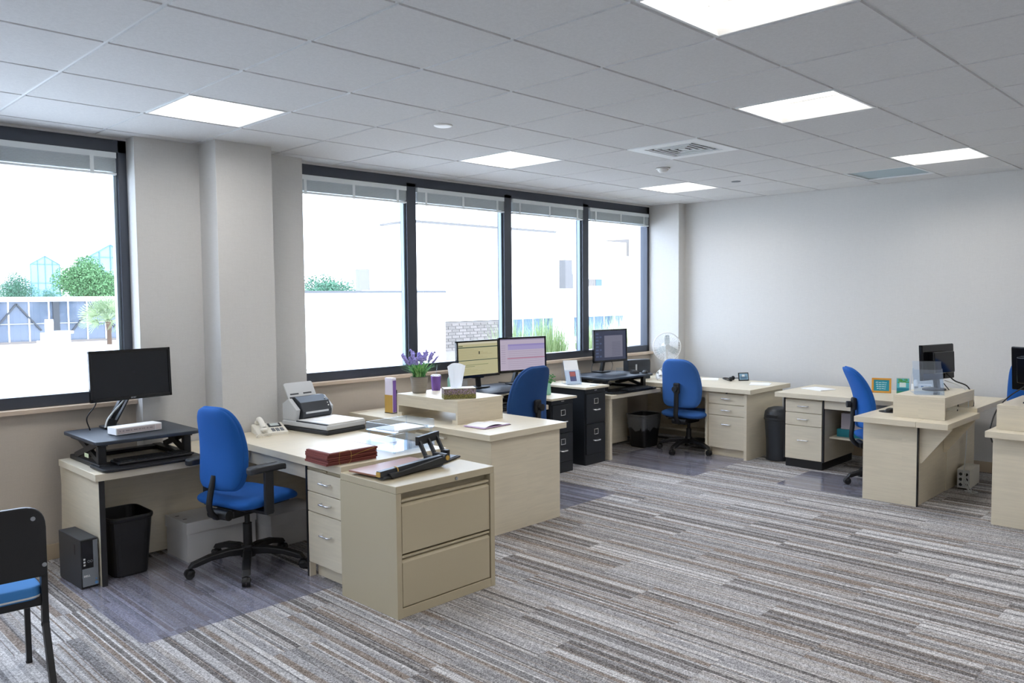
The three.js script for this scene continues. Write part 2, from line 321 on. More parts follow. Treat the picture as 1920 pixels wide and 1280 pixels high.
// blue task chair, front towards +z
const chairGeo = {};
function pad(shape, t, bend, soft = 5, rings = 10) {          // a cushion: the outline drawn in rings towards its middle, domed on both sides
  const o = shape.getPoints(14); if (o[0].distanceTo(o[o.length - 1]) < 1e-6) o.pop();
  const n = o.length, c = o.reduce((s, p) => s.add(p), new THREE.Vector2()).divideScalar(n), pos = [], idx = [];
  const put = (s, side) => { const z = side * t / 2 * Math.pow(Math.max(0, 1 - Math.pow(s, soft)), .5); for (const p of o) { const x = c.x + (p.x - c.x) * s, y = c.y + (p.y - c.y) * s; pos.push(x, y, z + bend(x, y)); } };
  const lv = []; for (let k = 0; k <= rings; k++) lv.push([Math.sin((.02 + .98 * k / rings) * Math.PI / 2), 1]); for (let k = rings - 1; k >= 0; k--) lv.push([Math.sin((.02 + .98 * k / rings) * Math.PI / 2), -1]);
  for (const [s, d] of lv) put(s, d);
  for (let k = 0; k + 1 < lv.length; k++) for (let i = 0; i < n; i++) { const a = k * n + i, b = k * n + (i + 1) % n, e = a + n, f = b + n; idx.push(a, e, b, b, e, f); }
  const cap = (k, flip) => { for (let i = 1; i + 1 < n; i++) flip ? idx.push(k * n, k * n + i + 1, k * n + i) : idx.push(k * n, k * n + i, k * n + i + 1); }; cap(0, false); cap(lv.length - 1, true);
  const g = new THREE.BufferGeometry(); g.setAttribute('position', new THREE.Float32BufferAttribute(pos, 3)); g.setIndex(idx); g.computeVertexNormals(); return g;
}
function chairBack(w, h, t, lean) {
  const s = new THREE.Shape(), b = w / 2;
  s.moveTo(-b * .62, 0); s.quadraticCurveTo(0, -.012, b * .62, 0); s.quadraticCurveTo(b * .93, .012, b * .97, .1); s.quadraticCurveTo(b * 1.03, h * .45, b * .9, h * .74);
  s.quadraticCurveTo(b * .78, h, b * .25, h); s.lineTo(-b * .25, h); s.quadraticCurveTo(-b * .78, h, -b * .9, h * .74); s.quadraticCurveTo(-b * 1.03, h * .45, -b * .97, .1); s.quadraticCurveTo(-b * .93, .012, -b * .62, 0);
  return pad(s, t, (x, y) => .8 * x * x + .03 * Math.sin(y / h * Math.PI) - lean * (y / h) * (y / h), 6);
}
function taskChair(pos, turn, label, { arms = false, seatY = .47, baseTurn = .3, backW = .44, backH = .5, lean = .07, lowBar = false, reach = 1.06, wearBlue = m.blue } = {}) {
  const t = thing('task_chair', label, 'chair', pos, turn), s = seatY;
  if (!chairGeo.seat) {
    const sh = rrect(.49, .46, [.13, .13, .09, .09]);
    const g = flat(pad(sh, .085, (x, y) => -(y < -.1 ? (y + .1) * (y + .1) * 1.6 : 0) + x * x * .15, 5)); g.computeVertexNormals(); chairGeo.seat = g;
    const leg = ext(poly([[.02, .085], [.02, .135], [.1, .137], [.2, .122], [.285, .092], [.305, .062], [.27, .062], [.19, .088], [.1, .094]]), .03, .008, 2).translate(0, 0, -.015);
    chairGeo.leg = leg;
    const wheel = (dz) => new THREE.CylinderGeometry(.027, .027, .018, 18).rotateX(Math.PI / 2).translate(.3, .027, dz);
    chairGeo.caster = mergeGeometries([wheel(-.014), wheel(.014), new THREE.SphereGeometry(.031, 14, 8, 0, Math.PI * 2, 0, Math.PI * .5).scale(1, .9, .95).translate(.296, .03, 0), cyl(.007, .007, .02, .285, .052, 0, 8)].map(clean));
  }
  part(t, 'seat', chairGeo.seat.clone().translate(0, s - .035, .02), wearBlue);
  part(t, 'seat_pan', [bx(-.19, .19, s - .075, s - .05, -.17, .18, .02)], m.black);
  const back = chairBack(backW, backH, .075, lean).translate(0, s + .05, -.205), shell = chairBack(backW - .012, backH - .014, .06, lean).translate(0, s + .057, -.225);
  const b = part(t, 'backrest', back, wearBlue); part(b, 'back_shell', shell, wearBlue);
  if (lowBar) part(t, 'back_bar', [tube([[0, s - .1, -.1], [0, s - .11, -.23], [0, s - .05, -.275], [0, s + .05, -.262], [0, s + .14, -.235]], .018, 20, 8), bx(-.035, .035, s - .115, s - .085, -.22, .02, .008)], m.black);
  else {
    part(t, 'back_bar', [tube([[0, s - .1, -.08], [0, s - .11, -.22], [0, s - .05, -.28], [0, s + .08, -.275], [0, s + .29, -.262 - lean * .1]], .02, 20, 8).scale(1.4, 1, 1), bx(-.03, .03, s - .115, s - .08, -.22, .05, .008)], m.black);
    part(t, 'back_knob', [new THREE.CylinderGeometry(.028, .028, .03, 20).rotateX(Math.PI / 2).translate(.0, s + .25, -.3 - lean * .1), bx(-.035, .035, s + .2, s + .31, -.285, -.25, .012)], m.blackMatt);
  }
  part(t, 'mechanism', [bx(-.075, .075, s - .13, s - .07, -.17, .1, .012), new THREE.CylinderGeometry(.03, .03, .16, 16).rotateZ(Math.PI / 2).translate(0, s - .1, -.2)], m.black);
  part(t, 'lever', [tube([[.05, s - .1, .03], [.15, s - .105, .04], [.2, s - .115, .045]], .006, 10), new RoundedBoxGeometry(.07, .016, .03, 2, .007).translate(.235, s - .12, .047)], m.black);
  part(t, 'gas_cylinder', [cyl(.027, .027, s - .3, 0, .1, 0), cyl(.016, .016, .16, 0, s - .25, 0)], m.black);
  part(t, 'hub', cyl(.046, .036, .075, 0, .075, 0), m.black);
  for (let i = 0; i < 5; i++) { const a = baseTurn + i * Math.PI * .4; const l = part(t, 'leg', chairGeo.leg.clone().scale(reach, 1, 1.1).rotateY(a), m.black); part(l, 'caster', chairGeo.caster.clone().translate(.3 * (reach - 1), 0, 0).rotateY(a), m.black); }
  if (arms) for (const k of [-1, 1]) {
    const a = part(t, 'armrest', [bx(k * .27 - .011, k * .27 + .011, s - .09, s + .19, -.1, -.035, .006), bx(Math.min(k * .1, k * .28), Math.max(k * .1, k * .28), s - .095, s - .075, -.095, -.04, .004)], m.dark);
    const pad = ext(rrect(.075, .27, .035), .018, .01, 3).rotateX(-Math.PI / 2), p = pad.attributes.position;
    for (let i = 0; i < p.count; i++) { const z = p.getZ(i); p.setY(i, p.getY(i) - (z > .03 ? (z - .03) * (z - .03) * 2.2 : 0) - (z < -.05 ? (z + .05) * (z + .05) * 1.6 : 0)); } pad.computeVertexNormals();
    part(a, 'arm_pad', pad.translate(k * .27, s + .185, -.08), m.dark);
  }
  return t;
}
// sit-stand desk converter, front towards +z, origin at the middle of its underside
function converter(pos, turn, label, w, d, h, trayOut = .1) {
  const t = thing('desk_converter', label, 'desk converter', pos, turn);
  const sh = (W, Dp, r) => rrect(W, Dp, [r, r, .03, .03]);
  part(t, 'top_board', flat(ext(sh(w, d, .06), .012, .005, 2)).translate(0, h - .02, 0), m.board);
  part(t, 'base_frame', [bx(-w / 2 + .03, -w / 2 + .09, 0, .028, -d / 2 + .02, d / 2 - .06, .005), bx(w / 2 - .09, w / 2 - .03, 0, .028, -d / 2 + .02, d / 2 - .06, .005), bx(-w / 2 + .05, w / 2 - .05, 0, .024, -d / 2 + .02, -d / 2 + .09, .005)], m.tray);
  part(t, 'keyboard_tray', flat(ext(sh(w * .96, .27, .07), .008, .004, 2)).translate(0, .008, d / 2 - .135 + trayOut), m.tray);
  for (const k of [-1, 1]) {
    const x = k * (w / 2 - .06);
    part(t, 'lift_arm', [bar([x, .03, d / 2 - .12], [x, h - .03, -d / 2 + .1], .022, .03), bar([x + k * .02, .03, -d / 2 + .1], [x + k * .02, h - .03, d / 2 - .12], .012, .036), bx(x - .03, x + .03, h - .045, h - .02, -d / 2 + .05, d / 2 - .08, .004), bx(x - .024, x + .024, .02, h - .03, d / 2 - .13, d / 2 - .09, .006)], m.black);
  }
  part(t, 'label_sticker', bx(-w / 2 + .028, -w / 2 + .0295, .05, .075, .0, .07, 0), M(0xcfd9b0, .6));
  return t;
}
function keyboard(pos, turn, label, w = .44) {
  const t = thing('keyboard', label, 'keyboard', pos, turn), keys = [];
  part(t, 'case', bx(-w / 2, w / 2, 0, .016, -.075, .075, .006), m.black);
  for (let r = 0; r < 6; r++) for (let c = 0; c < 21; c++) if (c !== 15 && c !== 17 || r > 1) { const kw = (w - .03) / 21; keys.push(bx(-w / 2 + .015 + c * kw + .001, -w / 2 + .015 + (c + 1) * kw - .0015, .014, .022, -.066 + r * .0215, -.066 + r * .0215 + .018, 0)); }
  part(t, 'keys', keys, m.dark); return t;
}
// flat monitor: origin at the middle of the panel, screen towards +z
function panelOf(t, w, h, x, y, z, screen, depth = .035, tilt = 0, turn = 0) {
  const f = (g) => g.rotateX(tilt).rotateY(turn).translate(x, y, z), b = .017;
  const p = part(t, 'bezel', [f(bx(-w / 2, w / 2, h / 2 - b, h / 2, -.012, .012)), f(bx(-w / 2, w / 2, -h / 2, -h / 2 + b * 1.4, -.012, .012)), f(bx(-w / 2, -w / 2 + b, -h / 2, h / 2, -.012, .012)), f(bx(w / 2 - b, w / 2, -h / 2, h / 2, -.012, .012)), f(bx(-w / 2 + .004, w / 2 - .004, -h / 2 + .004, h / 2 - .004, -.02, -.004)), f(bx(-w * .33, w * .33, -h * .32, h * .3, -.012 - depth, -.015, .012))], m.blackGloss);
  const s = new THREE.PlaneGeometry(w - 2 * b, h - 2.4 * b).translate(0, b * .2, .006); part(p, 'screen', f(s), screen);
  return p;
}
const glow = (tex, k) => M(0x0a0a0c, .25, { emissive: 0xffffff, emissiveMap: tex, emissiveIntensity: k });
const waste = (t, w, d, h, mat, rim = .012) => {            // tapered open bin with thickness
  const mk = (W, Dp, W0, D0, y0, y1, inn) => { const g = new THREE.BoxGeometry(1, 1, 1, 1, 1, 1), p = g.attributes.position; return g; };
  const ring = (sc, y) => { const pts = rrect(w * sc, d * sc, Math.min(w, d) * .22 * sc).getPoints(5); return pts.map(p => [p.x, y, p.y]); };
  const surf = (levels) => { const n = levels[0].length, pos = []; for (let k = 0; k + 1 < levels.length; k++) for (let i = 0; i < n - 1; i++) { const a = levels[k][i], b = levels[k][i + 1], c = levels[k + 1][i + 1], e = levels[k + 1][i]; pos.push(...a, ...b, ...c, ...a, ...c, ...e); } const g = new THREE.BufferGeometry(); g.setAttribute('position', new THREE.Float32BufferAttribute(pos.flat(), 3)); g.computeVertexNormals(); return clean(g); };
  const lv = [ring(.01, .004), ring(.76, .004), ring(.78, .012), ring(.97, h - .03), ring(1.0, h - .026), ring(1.03, h - .012), ring(1.02, h), ring(.96, h), ring(.94, h - .04), ring(.75, .02), ring(.01, .02)];
  part(t, 'bin_body', surf(lv), mat);
};

// ---------- workstation by the single pane ----------
const place = (t, x, y, z) => { t.position.set(x, y, z); return t; };
const sticks = (mat) => mat;
{ // return desk under the single pane
  const t = thing('return_desk', 'low beige return desk with black-edged end panel under the single pane', 'desk', [-.45, 0, -3.45]), X = (v) => v + .45, Z = (v) => v + 3.45;
  part(t, 'desk_top', bx(X(-.93), X(.015), .622, .664, Z(-3.75), Z(-3.08), .003), m.laminate);
  part(t, 'end_panel', [ext(poly([[-.37, 0], [.36, 0], [.36, .622], [-.35, .622], [-.33, .5]]), .026, .001, 1).rotateY(-Math.PI / 2).translate(X(-.88), 0, -.01)], m.laminate);
  part(t, 'edge_strip', bx(X(-.908), X(-.878), 0, .622, Z(-3.101), Z(-3.093), 0), m.edgeBlack, 'black front edge of the end panel');
  part(t, 'modesty_panel', bx(X(-.878), X(.03), .02, .62, Z(-3.5), Z(-3.482), .001), m.laminate);
}
{ // main desk with drawer pedestal
  const t = thing('pedestal_desk', 'beige desk with three drawers between the column and the lateral file', 'desk', [.38, 0, -2.7]), X = (v) => v - .38, Z = (v) => v + 2.7;
  part(t, 'desk_top', bx(X(0), X(.78), .675, .72, Z(-3.49), Z(-1.99), .003), m.laminate);
  part(t, 'pedestal', [bx(X(.035), X(.72), .09, .66, Z(-2.375), Z(-1.9705), .001), bx(X(.075), X(.7), 0, .09, Z(-2.37), Z(-1.976), 0), bx(X(.02), X(.06), 0, .09, Z(-2.385), Z(-2.37), 0)], m.laminate);
  part(t, 'edge_strip', bx(X(.017), X(.04), 0, .668, Z(-2.395), Z(-2.379), 0), m.edgeBlack, 'black vertical edge beside the drawers');
  drawerFront(t, X(.035), .525, .648, Z(-2.374), Z(-1.9705), .592); drawerFront(t, X(.035), .405, .52, Z(-2.374), Z(-1.9705), .468); drawerFront(t, X(.035), .095, .40, Z(-2.374), Z(-1.9705), .285);
  part(t, 'lock_rail', [bx(X(.02), X(.05), .653, .672, Z(-2.374), Z(-1.9705), 0), bx(X(.012), X(.022), .656, .668, Z(-2.22), Z(-2.16), .003)], m.puttyDark);
  part(t, 'pencil_drawer', bx(X(.03), X(.05), .585, .672, Z(-3.46), Z(-2.396), .002), m.laminate);
  part(t, 'modesty_panel', [bx(X(.70), X(.72), .12, .675, Z(-3.46), Z(-2.38), .001), bx(X(.06), X(.70), 0, .675, Z(-3.485), Z(-3.46), .001)], m.laminate);
}
{ // lateral file
  const t = thing('lateral_file', 'putty metal lateral file cabinet with two wide drawers', 'file cabinet', [.33, 0, -1.715]), w = .35, d = .255;
  part(t, 'case', [bx(-w, w, .655, .695, -d, d, .004), bx(-w, -w + .032, 0, .6548, -d, d, .001), bx(w - .032, w, 0, .6548, -d, d, .001), bx(-w + .033, w - .033, 0, .6548, -d, -d + .019, 0), bx(-w + .02, w - .02, 0, .05, -d + .01, d - .002, .002), bx(-w + .02, w - .02, .05, .64, -d + .02, d - .05, 0)], m.putty);
  for (const [a, b] of [[.335, .62], [.055, .325]]) {
    const g = [bx(-w + .038, w - .038, a, b - .035, d - .03, d - .004, .003)];
    const lip = ext(poly([[-.018, -.0355], [.026, -.0355], [.026, -.028], [.006, -.012], [.006, -.006], [.02, -.006], [.02, 0], [-.018, 0]]), 2 * w - .076, 0).rotateY(Math.PI / 2).rotateY(Math.PI).translate(w - .038, b, d - .03);
    lip.applyMatrix4(new THREE.Matrix4().makeScale(1, 1, 1));
    const dr = part(t, 'drawer', g, m.putty);
    part(dr, 'drawer_pull', [bx(-w + .038, w - .038, b - .012, b, d - .03, d - .006, .002), bx(-w + .038, w - .038, b - .03, b - .012, d - .034, d - .026, 0), ext(poly([[0, 0], [.022, 0], [.006, .014], [0, .014]]), 2 * w - .076, 0).rotateY(-Math.PI / 2).translate(w - .038, b - .036, d - .026)], m.putty);
  }
  part(t, 'lock', [new THREE.CylinderGeometry(.009, .009, .008, 14).rotateX(Math.PI / 2).translate(.06, .642 + .03, d + .002), bx(.059, .061, .667, .677, d + .006, d + .007, 0)], m.steel);
}
converter([-.585, .664, -3.44], 0, 'black sit-stand desk converter on the low return desk under the single pane', .63, .61, .178, .08);
keyboard([-.56, .685, -3.21], .0, 'black keyboard on the converter tray under the single pane', .44);
{ // monitor on an arm
  const t = thing('monitor', 'black switched-off monitor on an arm in front of the single pane', 'monitor', [-.575, .842, -3.66]);
  const b = panelOf(t, .535, .325, .05, .34, .06, m.screenOff, .025, -.04, .12);
  const logo = new TextGeometry('acer', { font, size: .012, depth: .0012, curveSegments: 3 }).translate(-.016, -.155, .0125).rotateX(-.04).rotateY(.12).translate(.05, .34, .06);
  part(b, 'logo', logo, m.grey);
  part(t, 'arm', [bar([-.06, .03, .0], [.05, .25, .03], .05, .035), bar([.05, .25, .03], [.05, .36, .05], .05, .03), new THREE.CylinderGeometry(.03, .03, .06, 16).translate(-.06, .03, 0), bx(-.12, 0, 0, .012, -.06, .06, .004)], m.black);
  part(t, 'arm_rail', bar([-.045, .05, .025], [.065, .26, .05], .012, .02), m.steel, 'bright side of the arm');
  part(t, 'cable', [tube([[.08, .25, .04], [-.02, .15, .05], [-.1, .06, .05], [-.12, .01, .06]], .005), ], m.cableW, 'pale cable along the arm');
  part(t, 'power_cable', tube([[-.16, .22, .06], [-.17, .16, .05], [-.22, .08, .04], [-.2, .0, .03]], .004), m.cable);
}
{ const t = thing('long_box', 'long flat silver-white box with a printed side on the converter board', 'box', [-.6, .842, -3.36], .12);
  part(t, 'body', bx(-.145, .145, 0, .045, -.055, .055, .003), m.paper);
  part(t, 'printed_side', bx(-.138, .1, .006, .038, .054, .0565, 0), M(0xffffff, .7, { map: canvasTex(256, 48, (c, w, h) => { c.fillStyle = '#b9aeae'; c.fillRect(0, 0, w, h); c.fillStyle = '#8b8386'; for (let i = 0; i < 13; i++) c.fillRect(14 + i * 18 + (i % 3) * 3, 17, 9 + (i % 4) * 2, 11); }) }), 'grey-pink printed strip');
  part(t, 'end_mark', bx(.104, .14, .006, .038, .054, .0565, 0), M(0xc9bdbd, .7)); }
{ const t = thing('desk_phone', 'cream desk telephone with a small display beside the column', 'telephone', [.3, .72, -3.33], -.25);
  part(t, 'base', ext(poly([[-.1, 0], [.1, 0], [.1, .018], [-.09, .06], [-.1, .055]]), .2, .006, 2).rotateY(-Math.PI / 2).translate(.1, 0, 0), m.cream);
  const tilt = (g, y, z) => g.rotateX(.21).translate(0, y, z);
  part(t, 'display', tilt(bx(-.005, .085, 0, .005, -.04, .03, .002), .048, -.035), m.charcoal); part(t, 'display_screen', tilt(bx(.01, .07, .004, .0062, -.028, .018, 0), .048, -.035), M(0xc7d0cf, .3));
  for (let r = 0; r < 3; r++) for (let c = 0; c < 3; c++) part(t, 'key', tilt(bx(.0 + c * .03, .022 + c * .03, 0, .006, 0, .012, .001), .034 - r * .004, .024 + r * .019), m.grey);
  part(t, 'handset', [tube([[-.06, .075, -.085], [-.065, .1, -.03], [-.065, .088, .03], [-.06, .05, .085]], .019, 16, 10), new THREE.SphereGeometry(.027, 14, 10).scale(1, .7, 1).translate(-.06, .068, -.085), new THREE.SphereGeometry(.027, 14, 10).scale(1, .7, 1).translate(-.06, .042, .085)], m.cream);
  const cord = []; for (let i = 0; i <= 60; i++) { const a = i * 1.3; cord.push([-.075 + Math.sin(i * .09) * .05 + Math.cos(a) * .008, .012 + Math.sin(a) * .008 + (i < 8 ? (8 - i) * .004 : 0), .1 + i * .0011]); }
  part(t, 'coiled_cord', tube(cord, .0028, 180, 5), m.cream); }
{ // document scanner
  const t = thing('document_scanner', 'flatbed document scanner with a sheet feeder next to the column', 'scanner', [.655, .72, -3.2], .12); t.scale.setScalar(.93);
  part(t, 'foot', bx(-.19, .19, 0, .035, -.27, .27, .012), m.dark, 'dark grey lower case');
  part(t, 'case', bx(-.19, .19, .036, .075, -.27, .27, .01), m.lightGrey); part(t, 'flatbed_lid', bx(-.17, .18, .074, .086, -.1, .265, .005), m.white);
  part(t, 'lid_seam', bx(-.186, -.168, .07, .082, -.1, .262, .003), m.charcoal);
  part(t, 'paper', ext(rrect(.22, .3, .002), .0008, 0).rotateX(-Math.PI / 2).rotateY(.06).translate(.01, .0865, .08), m.paper);
  const prof = poly([[-.27, .076], [-.27, .2], [-.245, .245], [-.18, .25], [-.11, .21], [-.075, .14], [-.08, .1], [-.1, .076]]);
  part(t, 'feeder', [ext(prof, .27, .004, 2).rotateY(-Math.PI / 2).translate(.14, 0, 0)], m.charcoal, 'rounded charcoal sheet feeder');
  for (const k of [-1, 1]) part(t, 'feeder_side', ext(poly([[-.275, .076], [-.275, .2], [-.2, .24], [-.1, .16], [-.12, .076]]), .03, .004, 2).rotateY(-Math.PI / 2).translate(k * .16 + .015, 0, 0), m.lightGrey);
  part(t, 'output_slot', bx(-.11, .11, .125, .14, -.088, -.07, .003), m.lightGrey);
  part(t, 'feeder_tray', [ext(rrect(.27, .14, .02), .008, .002, 2).rotateX(-.5).translate(-.01, .285, -.275)], m.lightGrey); for (const k of [-.07, .055]) part(t, 'tray_slot', bx(k - .04, k + .04, -.006, .006, -.002, .002, 0).rotateX(-.5).translate(-.01, .264, -.253), m.charcoal);
  for (let i = 0; i < 4; i++) part(t, 'button', new THREE.SphereGeometry(.006, 8, 6).translate(.12, .225 - i * .018, -.13 + i * .014), m.white);
}
for (let i = 0; i < 6; i++) { // reddish-brown folders, a stack on the desk
  const t = thing('file_folder', ['lowest reddish-brown folder of the stack, lying on the desk', 'reddish-brown folder second from the bottom of the stack', 'reddish-brown folder third from the bottom of the stack', 'reddish-brown folder third from the top of the stack', 'reddish-brown folder just below the top one of the stack', 'top reddish-brown folder of the stack, with a white sheet and string'][i], 'folder', [.12 + (i % 3) * .004, .7202 + i * .0118, -2.17 + (i % 2) * .005], -.03 + (i % 3) * .02, 'reddish-brown folders stacked on the desk');
  part(t, 'cover', [bx(-.165, .165, 0, .002, -.12, .12, 0), bx(-.165, .165, .009, .011, -.12, .12, 0), bx(-.168, .165, 0, .011, .117, .12, 0), bx(-.168, -.165, 0, .011, -.12, .12, 0)], m.folder); part(t, 'papers', bx(-.162, .163, .0022, .0088, -.118, .115, 0), i === 5 ? m.paper : M(0xb08d86, .8));
  if (i === 5) { part(t, 'top_sheet', bx(-.15, .155, .0112, .0122, -.118, .1, 0), m.paper); part(t, 'string', [tube([[-.1, .012, .121], [-.03, .012, .123], [-.03, -.05, .122], [-.1, -.056, .122], [-.1, .012, .121]], .0012, 30, 4), tube([[-.03, -.02, .122], [.05, -.005, .123], [.14, .008, .122]], .0012, 12, 4)], m.gold); }
}
{ // two-tier clear letter tray
  const t = thing('letter_tray', 'clear acrylic two-tier letter tray on the desk corner', 'letter tray', [.58, .72, -2.2], .08);
  for (const [y, n] of [[.012, 'lower_tier'], [.125, 'upper_tier']]) part(t, n, [bx(-.17, .17, y, y + .004, -.13, .13, 0), bx(-.17, .17, y, y + .05, -.13, -.126, 0), bx(-.17, -.166, y, y + .05, -.13, .13, 0), bx(.166, .17, y, y + .05, -.13, .13, 0)], m.acrylic);
  for (const [x, z] of [[-.155, -.115], [.155, -.115], [-.155, .115], [.155, .115]]) part(t, 'post', bx(x - .007, x + .007, 0, .13, z - .007, z + .007, .002), m.acrylic);
  single('loose_papers', 'white papers lying in the upper tier of the clear letter tray', 'paper', [bx(-.12, .11, 0, .003, -.1, .1, 0).rotateY(.05), bx(-.1, .12, .003, .006, -.1, .11, 0).rotateY(-.06)], m.paper, [.58, .849, -2.2], .08);
}
{ // paper trimmer
  const t = thing('paper_trimmer', 'rotary paper trimmer with brown board and dark rail on the lateral file', 'paper trimmer', [.24, .6955, -1.79], .10);
  part(t, 'board', bx(-.24, .22, .014, .024, -.13, .11, .002), M(0x9a6b55, .4)); part(t, 'foot', [bx(-.2, -.14, 0, .014, -.1, -.06, .003), bx(.1, .16, 0, .014, -.1, -.06, .003), bx(-.2, -.14, 0, .014, .05, .09, .003)], m.dark);
  part(t, 'rail', [bar([-.25, .034, .125], [.25, .05, .125], .03, .03), bx(-.24, .22, .004, .02, .11, .15, .004)], m.charcoal);
  part(t, 'blade_arm', [ext(poly([[-.18, 0], [.22, .02], [.24, .045], [.2, .055], [-.1, .03], [-.2, .03]]), .022, .003, 2).translate(0, .002, .135)], m.dark);
  part(t, 'pivot', new THREE.CylinderGeometry(.024, .024, .05, 20).rotateX(Math.PI / 2).translate(.24, .048, .135), m.charcoal); part(t, 'pivot_cap', new THREE.CylinderGeometry(.014, .014, .006, 18).rotateX(Math.PI / 2).translate(.24, .048, .163), m.gold, 'yellow pivot cap');
  part(t, 'handle_ring', new THREE.TorusGeometry(.02, .004, 8, 20).rotateY(Math.PI / 2).translate(-.13, .034, .128), m.gold, 'yellow ring'); part(t, 'end_cap', bx(-.256, -.25, .02, .045, .112, .14, 0), m.gold, 'yellow end cap');
}
{ // hole punch
  const t = thing('hole_punch', 'black three-hole punch with a tall open lever on the lateral file', 'hole punch', [.56, .6955, -1.79], .35);
  part(t, 'base', [bx(-.14, .14, 0, .014, -.06, .06, .006), bx(-.13, .13, .014, .03, -.055, -.01, .004)], m.black);
  for (const x of [-.1, 0, .1]) part(t, 'lever_arm', [bar([x, .02, -.03], [x + .02, .13, -.1], .02, .018), bx(x - .016, x + .016, .014, .05, -.05, .0, .005)], m.black);
  part(t, 'lever_bar', bar([-.1, .128, -.1], [.14, .128, -.1], .05, .022), m.black);
  part(t, 'deck_plate', bx(-.12, .12, .014, .018, .0, .05, .001), m.board);
}
taskChair([-.16, .0036, -2.79], 104 * D, 'bright blue task chair with black armrests by the low return desk', { arms: true, seatY: .48, baseTurn: 1.13, reach: 1.16, backW: .39, backH: .5, lean: .03, lowBar: true });
{ const t = thing('waste_bin', 'plain black waste bin under the low return desk', 'waste bin', [-.71, 0, -3.3]); waste(t, .26, .32, .37, m.black); }
for (const [x, z, w, d, h, a, l] of [[-.15, -3.31, .47, .3, .255, .03, 'white cardboard storage box with lid behind the blue chair base'], [.31, -3.17, .39, .28, .225, .06, 'white cardboard storage box with lid under the drawer desk']]) {
  const t = thing('storage_box', l, 'storage box', [x, 0, z], a);
  part(t, 'body', bx(-w / 2, w / 2, 0, h - .01, -d / 2, d / 2, .002), m.box); part(t, 'lid', [bx(-w / 2 - .006, w / 2 + .006, h - .075, h, -d / 2 - .006, d / 2 + .006, .002)], m.box);
  for (const k of [-.06, .05]) part(t, 'hand_slot', bx(-w / 2 + .02, -w / 2 + .045, h, h + .0008, k - .006, k + .006, 0), m.black);
}
{ const t = thing('desktop_computer', 'black and grey slim desktop computer standing on the carpet by the end panel', 'computer', [-.968, 0, -3.3], .05);
  part(t, 'case', bx(-.048, .048, .008, .29, -.17, .165, .004), m.charcoal); part(t, 'plinth', bx(-.045, .045, 0, .01, -.165, .16, .002), m.black);
  part(t, 'front_panel', [bx(-.047, .047, .012, .288, .164, .172, .003)], m.blackGloss); part(t, 'front_mesh', [bx(-.044, .044, .016, .12, .171, .1745, .002), bx(.018, .044, .12, .28, .171, .1745, .002)], m.grey);
  part(t, 'side_vent', bx(-.0495, -.047, .19, .25, .07, .085, 0), m.black);
  for (let i = 0; i < 3; i++) part(t, 'port', bx(-.036, -.026, .137 + i * .017, .147 + i * .017, .172, .1735, 0), m.lightGrey);
  for (let i = 0; i < 2; i++) part(t, 'jack', new THREE.TorusGeometry(.006, .0015, 6, 14).translate(-.008 + i * .015, .16, .1725), m.grey);
  part(t, 'power_button', [new THREE.CylinderGeometry(.009, .009, .003, 16).rotateX(Math.PI / 2).translate(.03, .03, .175), new THREE.SphereGeometry(.005, 8, 6).translate(.03, .052, .174)], M(0x5d8fc4, .4), 'small blue button');
  part(t, 'logo', new TextGeometry('DELL', { font, size: .011, depth: .0008, curveSegments: 2 }).translate(-.038, .072, .1745), m.white); }
{ const t = thing('chair_mat', 'clear plastic chair mat under the blue chair with armrests', 'chair mat', [-.5, .0005, -2.8]); part(t, 'sheet', flat(ext(rrect(1.1, 1.32, .05), .003, 0)).translate(0, 0, 0), m.mat); t.position.z = -2.78; }
{ // visitor chair at the frame's left edge
  const t = thing('visitor_chair', 'black metal stacking chair with a pale blue seat pad near the wall', 'chair', [-1.74, 0, -2.13], 176 * D), w = .24;
  for (const k of [-1, 1]) {
    part(t, 'rear_leg', [bar([k * w, 0, -.32], [k * w, .3, -.185], .024, .034), bar([k * w, .29, -.183], [k * w, .72, -.19], .024, .034), new THREE.SphereGeometry(.017, 10, 8).translate(k * w, .3, -.185)], m.black);
    part(t, 'front_leg', [bar([k * w, 0, .2], [k * (w - .005), .42, .17], .022, .022), cyl(.014, .014, .01, k * w, 0, .2, 10)], m.black);
  }
  const bs = rrect(2 * w + .024, .3, [.02, .02, .09, .09]);
  const back = part(t, 'backrest', [ext(bs, .016, .006, 3).translate(0, .66, -.205)], m.black); part(back, 'back_pad', ext(rrect(2 * w - .03, .26, .06), .02, .01, 3).translate(0, .67, -.178), m.blackMatt);
  for (const k of [-1, 1]) for (const y of [.56, .76]) part(back, 'screw', new THREE.CylinderGeometry(.009, .009, .004, 14).rotateX(Math.PI / 2).translate(k * (w - (y > .7 ? .035 : 0)), y, -.213), m.steel);
  part(t, 'seat', flat(ext(rrect(2 * w - .01, .42, .06), .03, .012, 3)).translate(0, .425, .01), m.blueSeat); part(t, 'seat_frame', [bx(-w, w, .38, .43, -.19, .21, .01)], m.black); part(t, 'piping', flat(ext(rrect(2 * w - .004, .425, .06), .004, .002, 2)).translate(0, .424, .01), m.lightGrey);
}

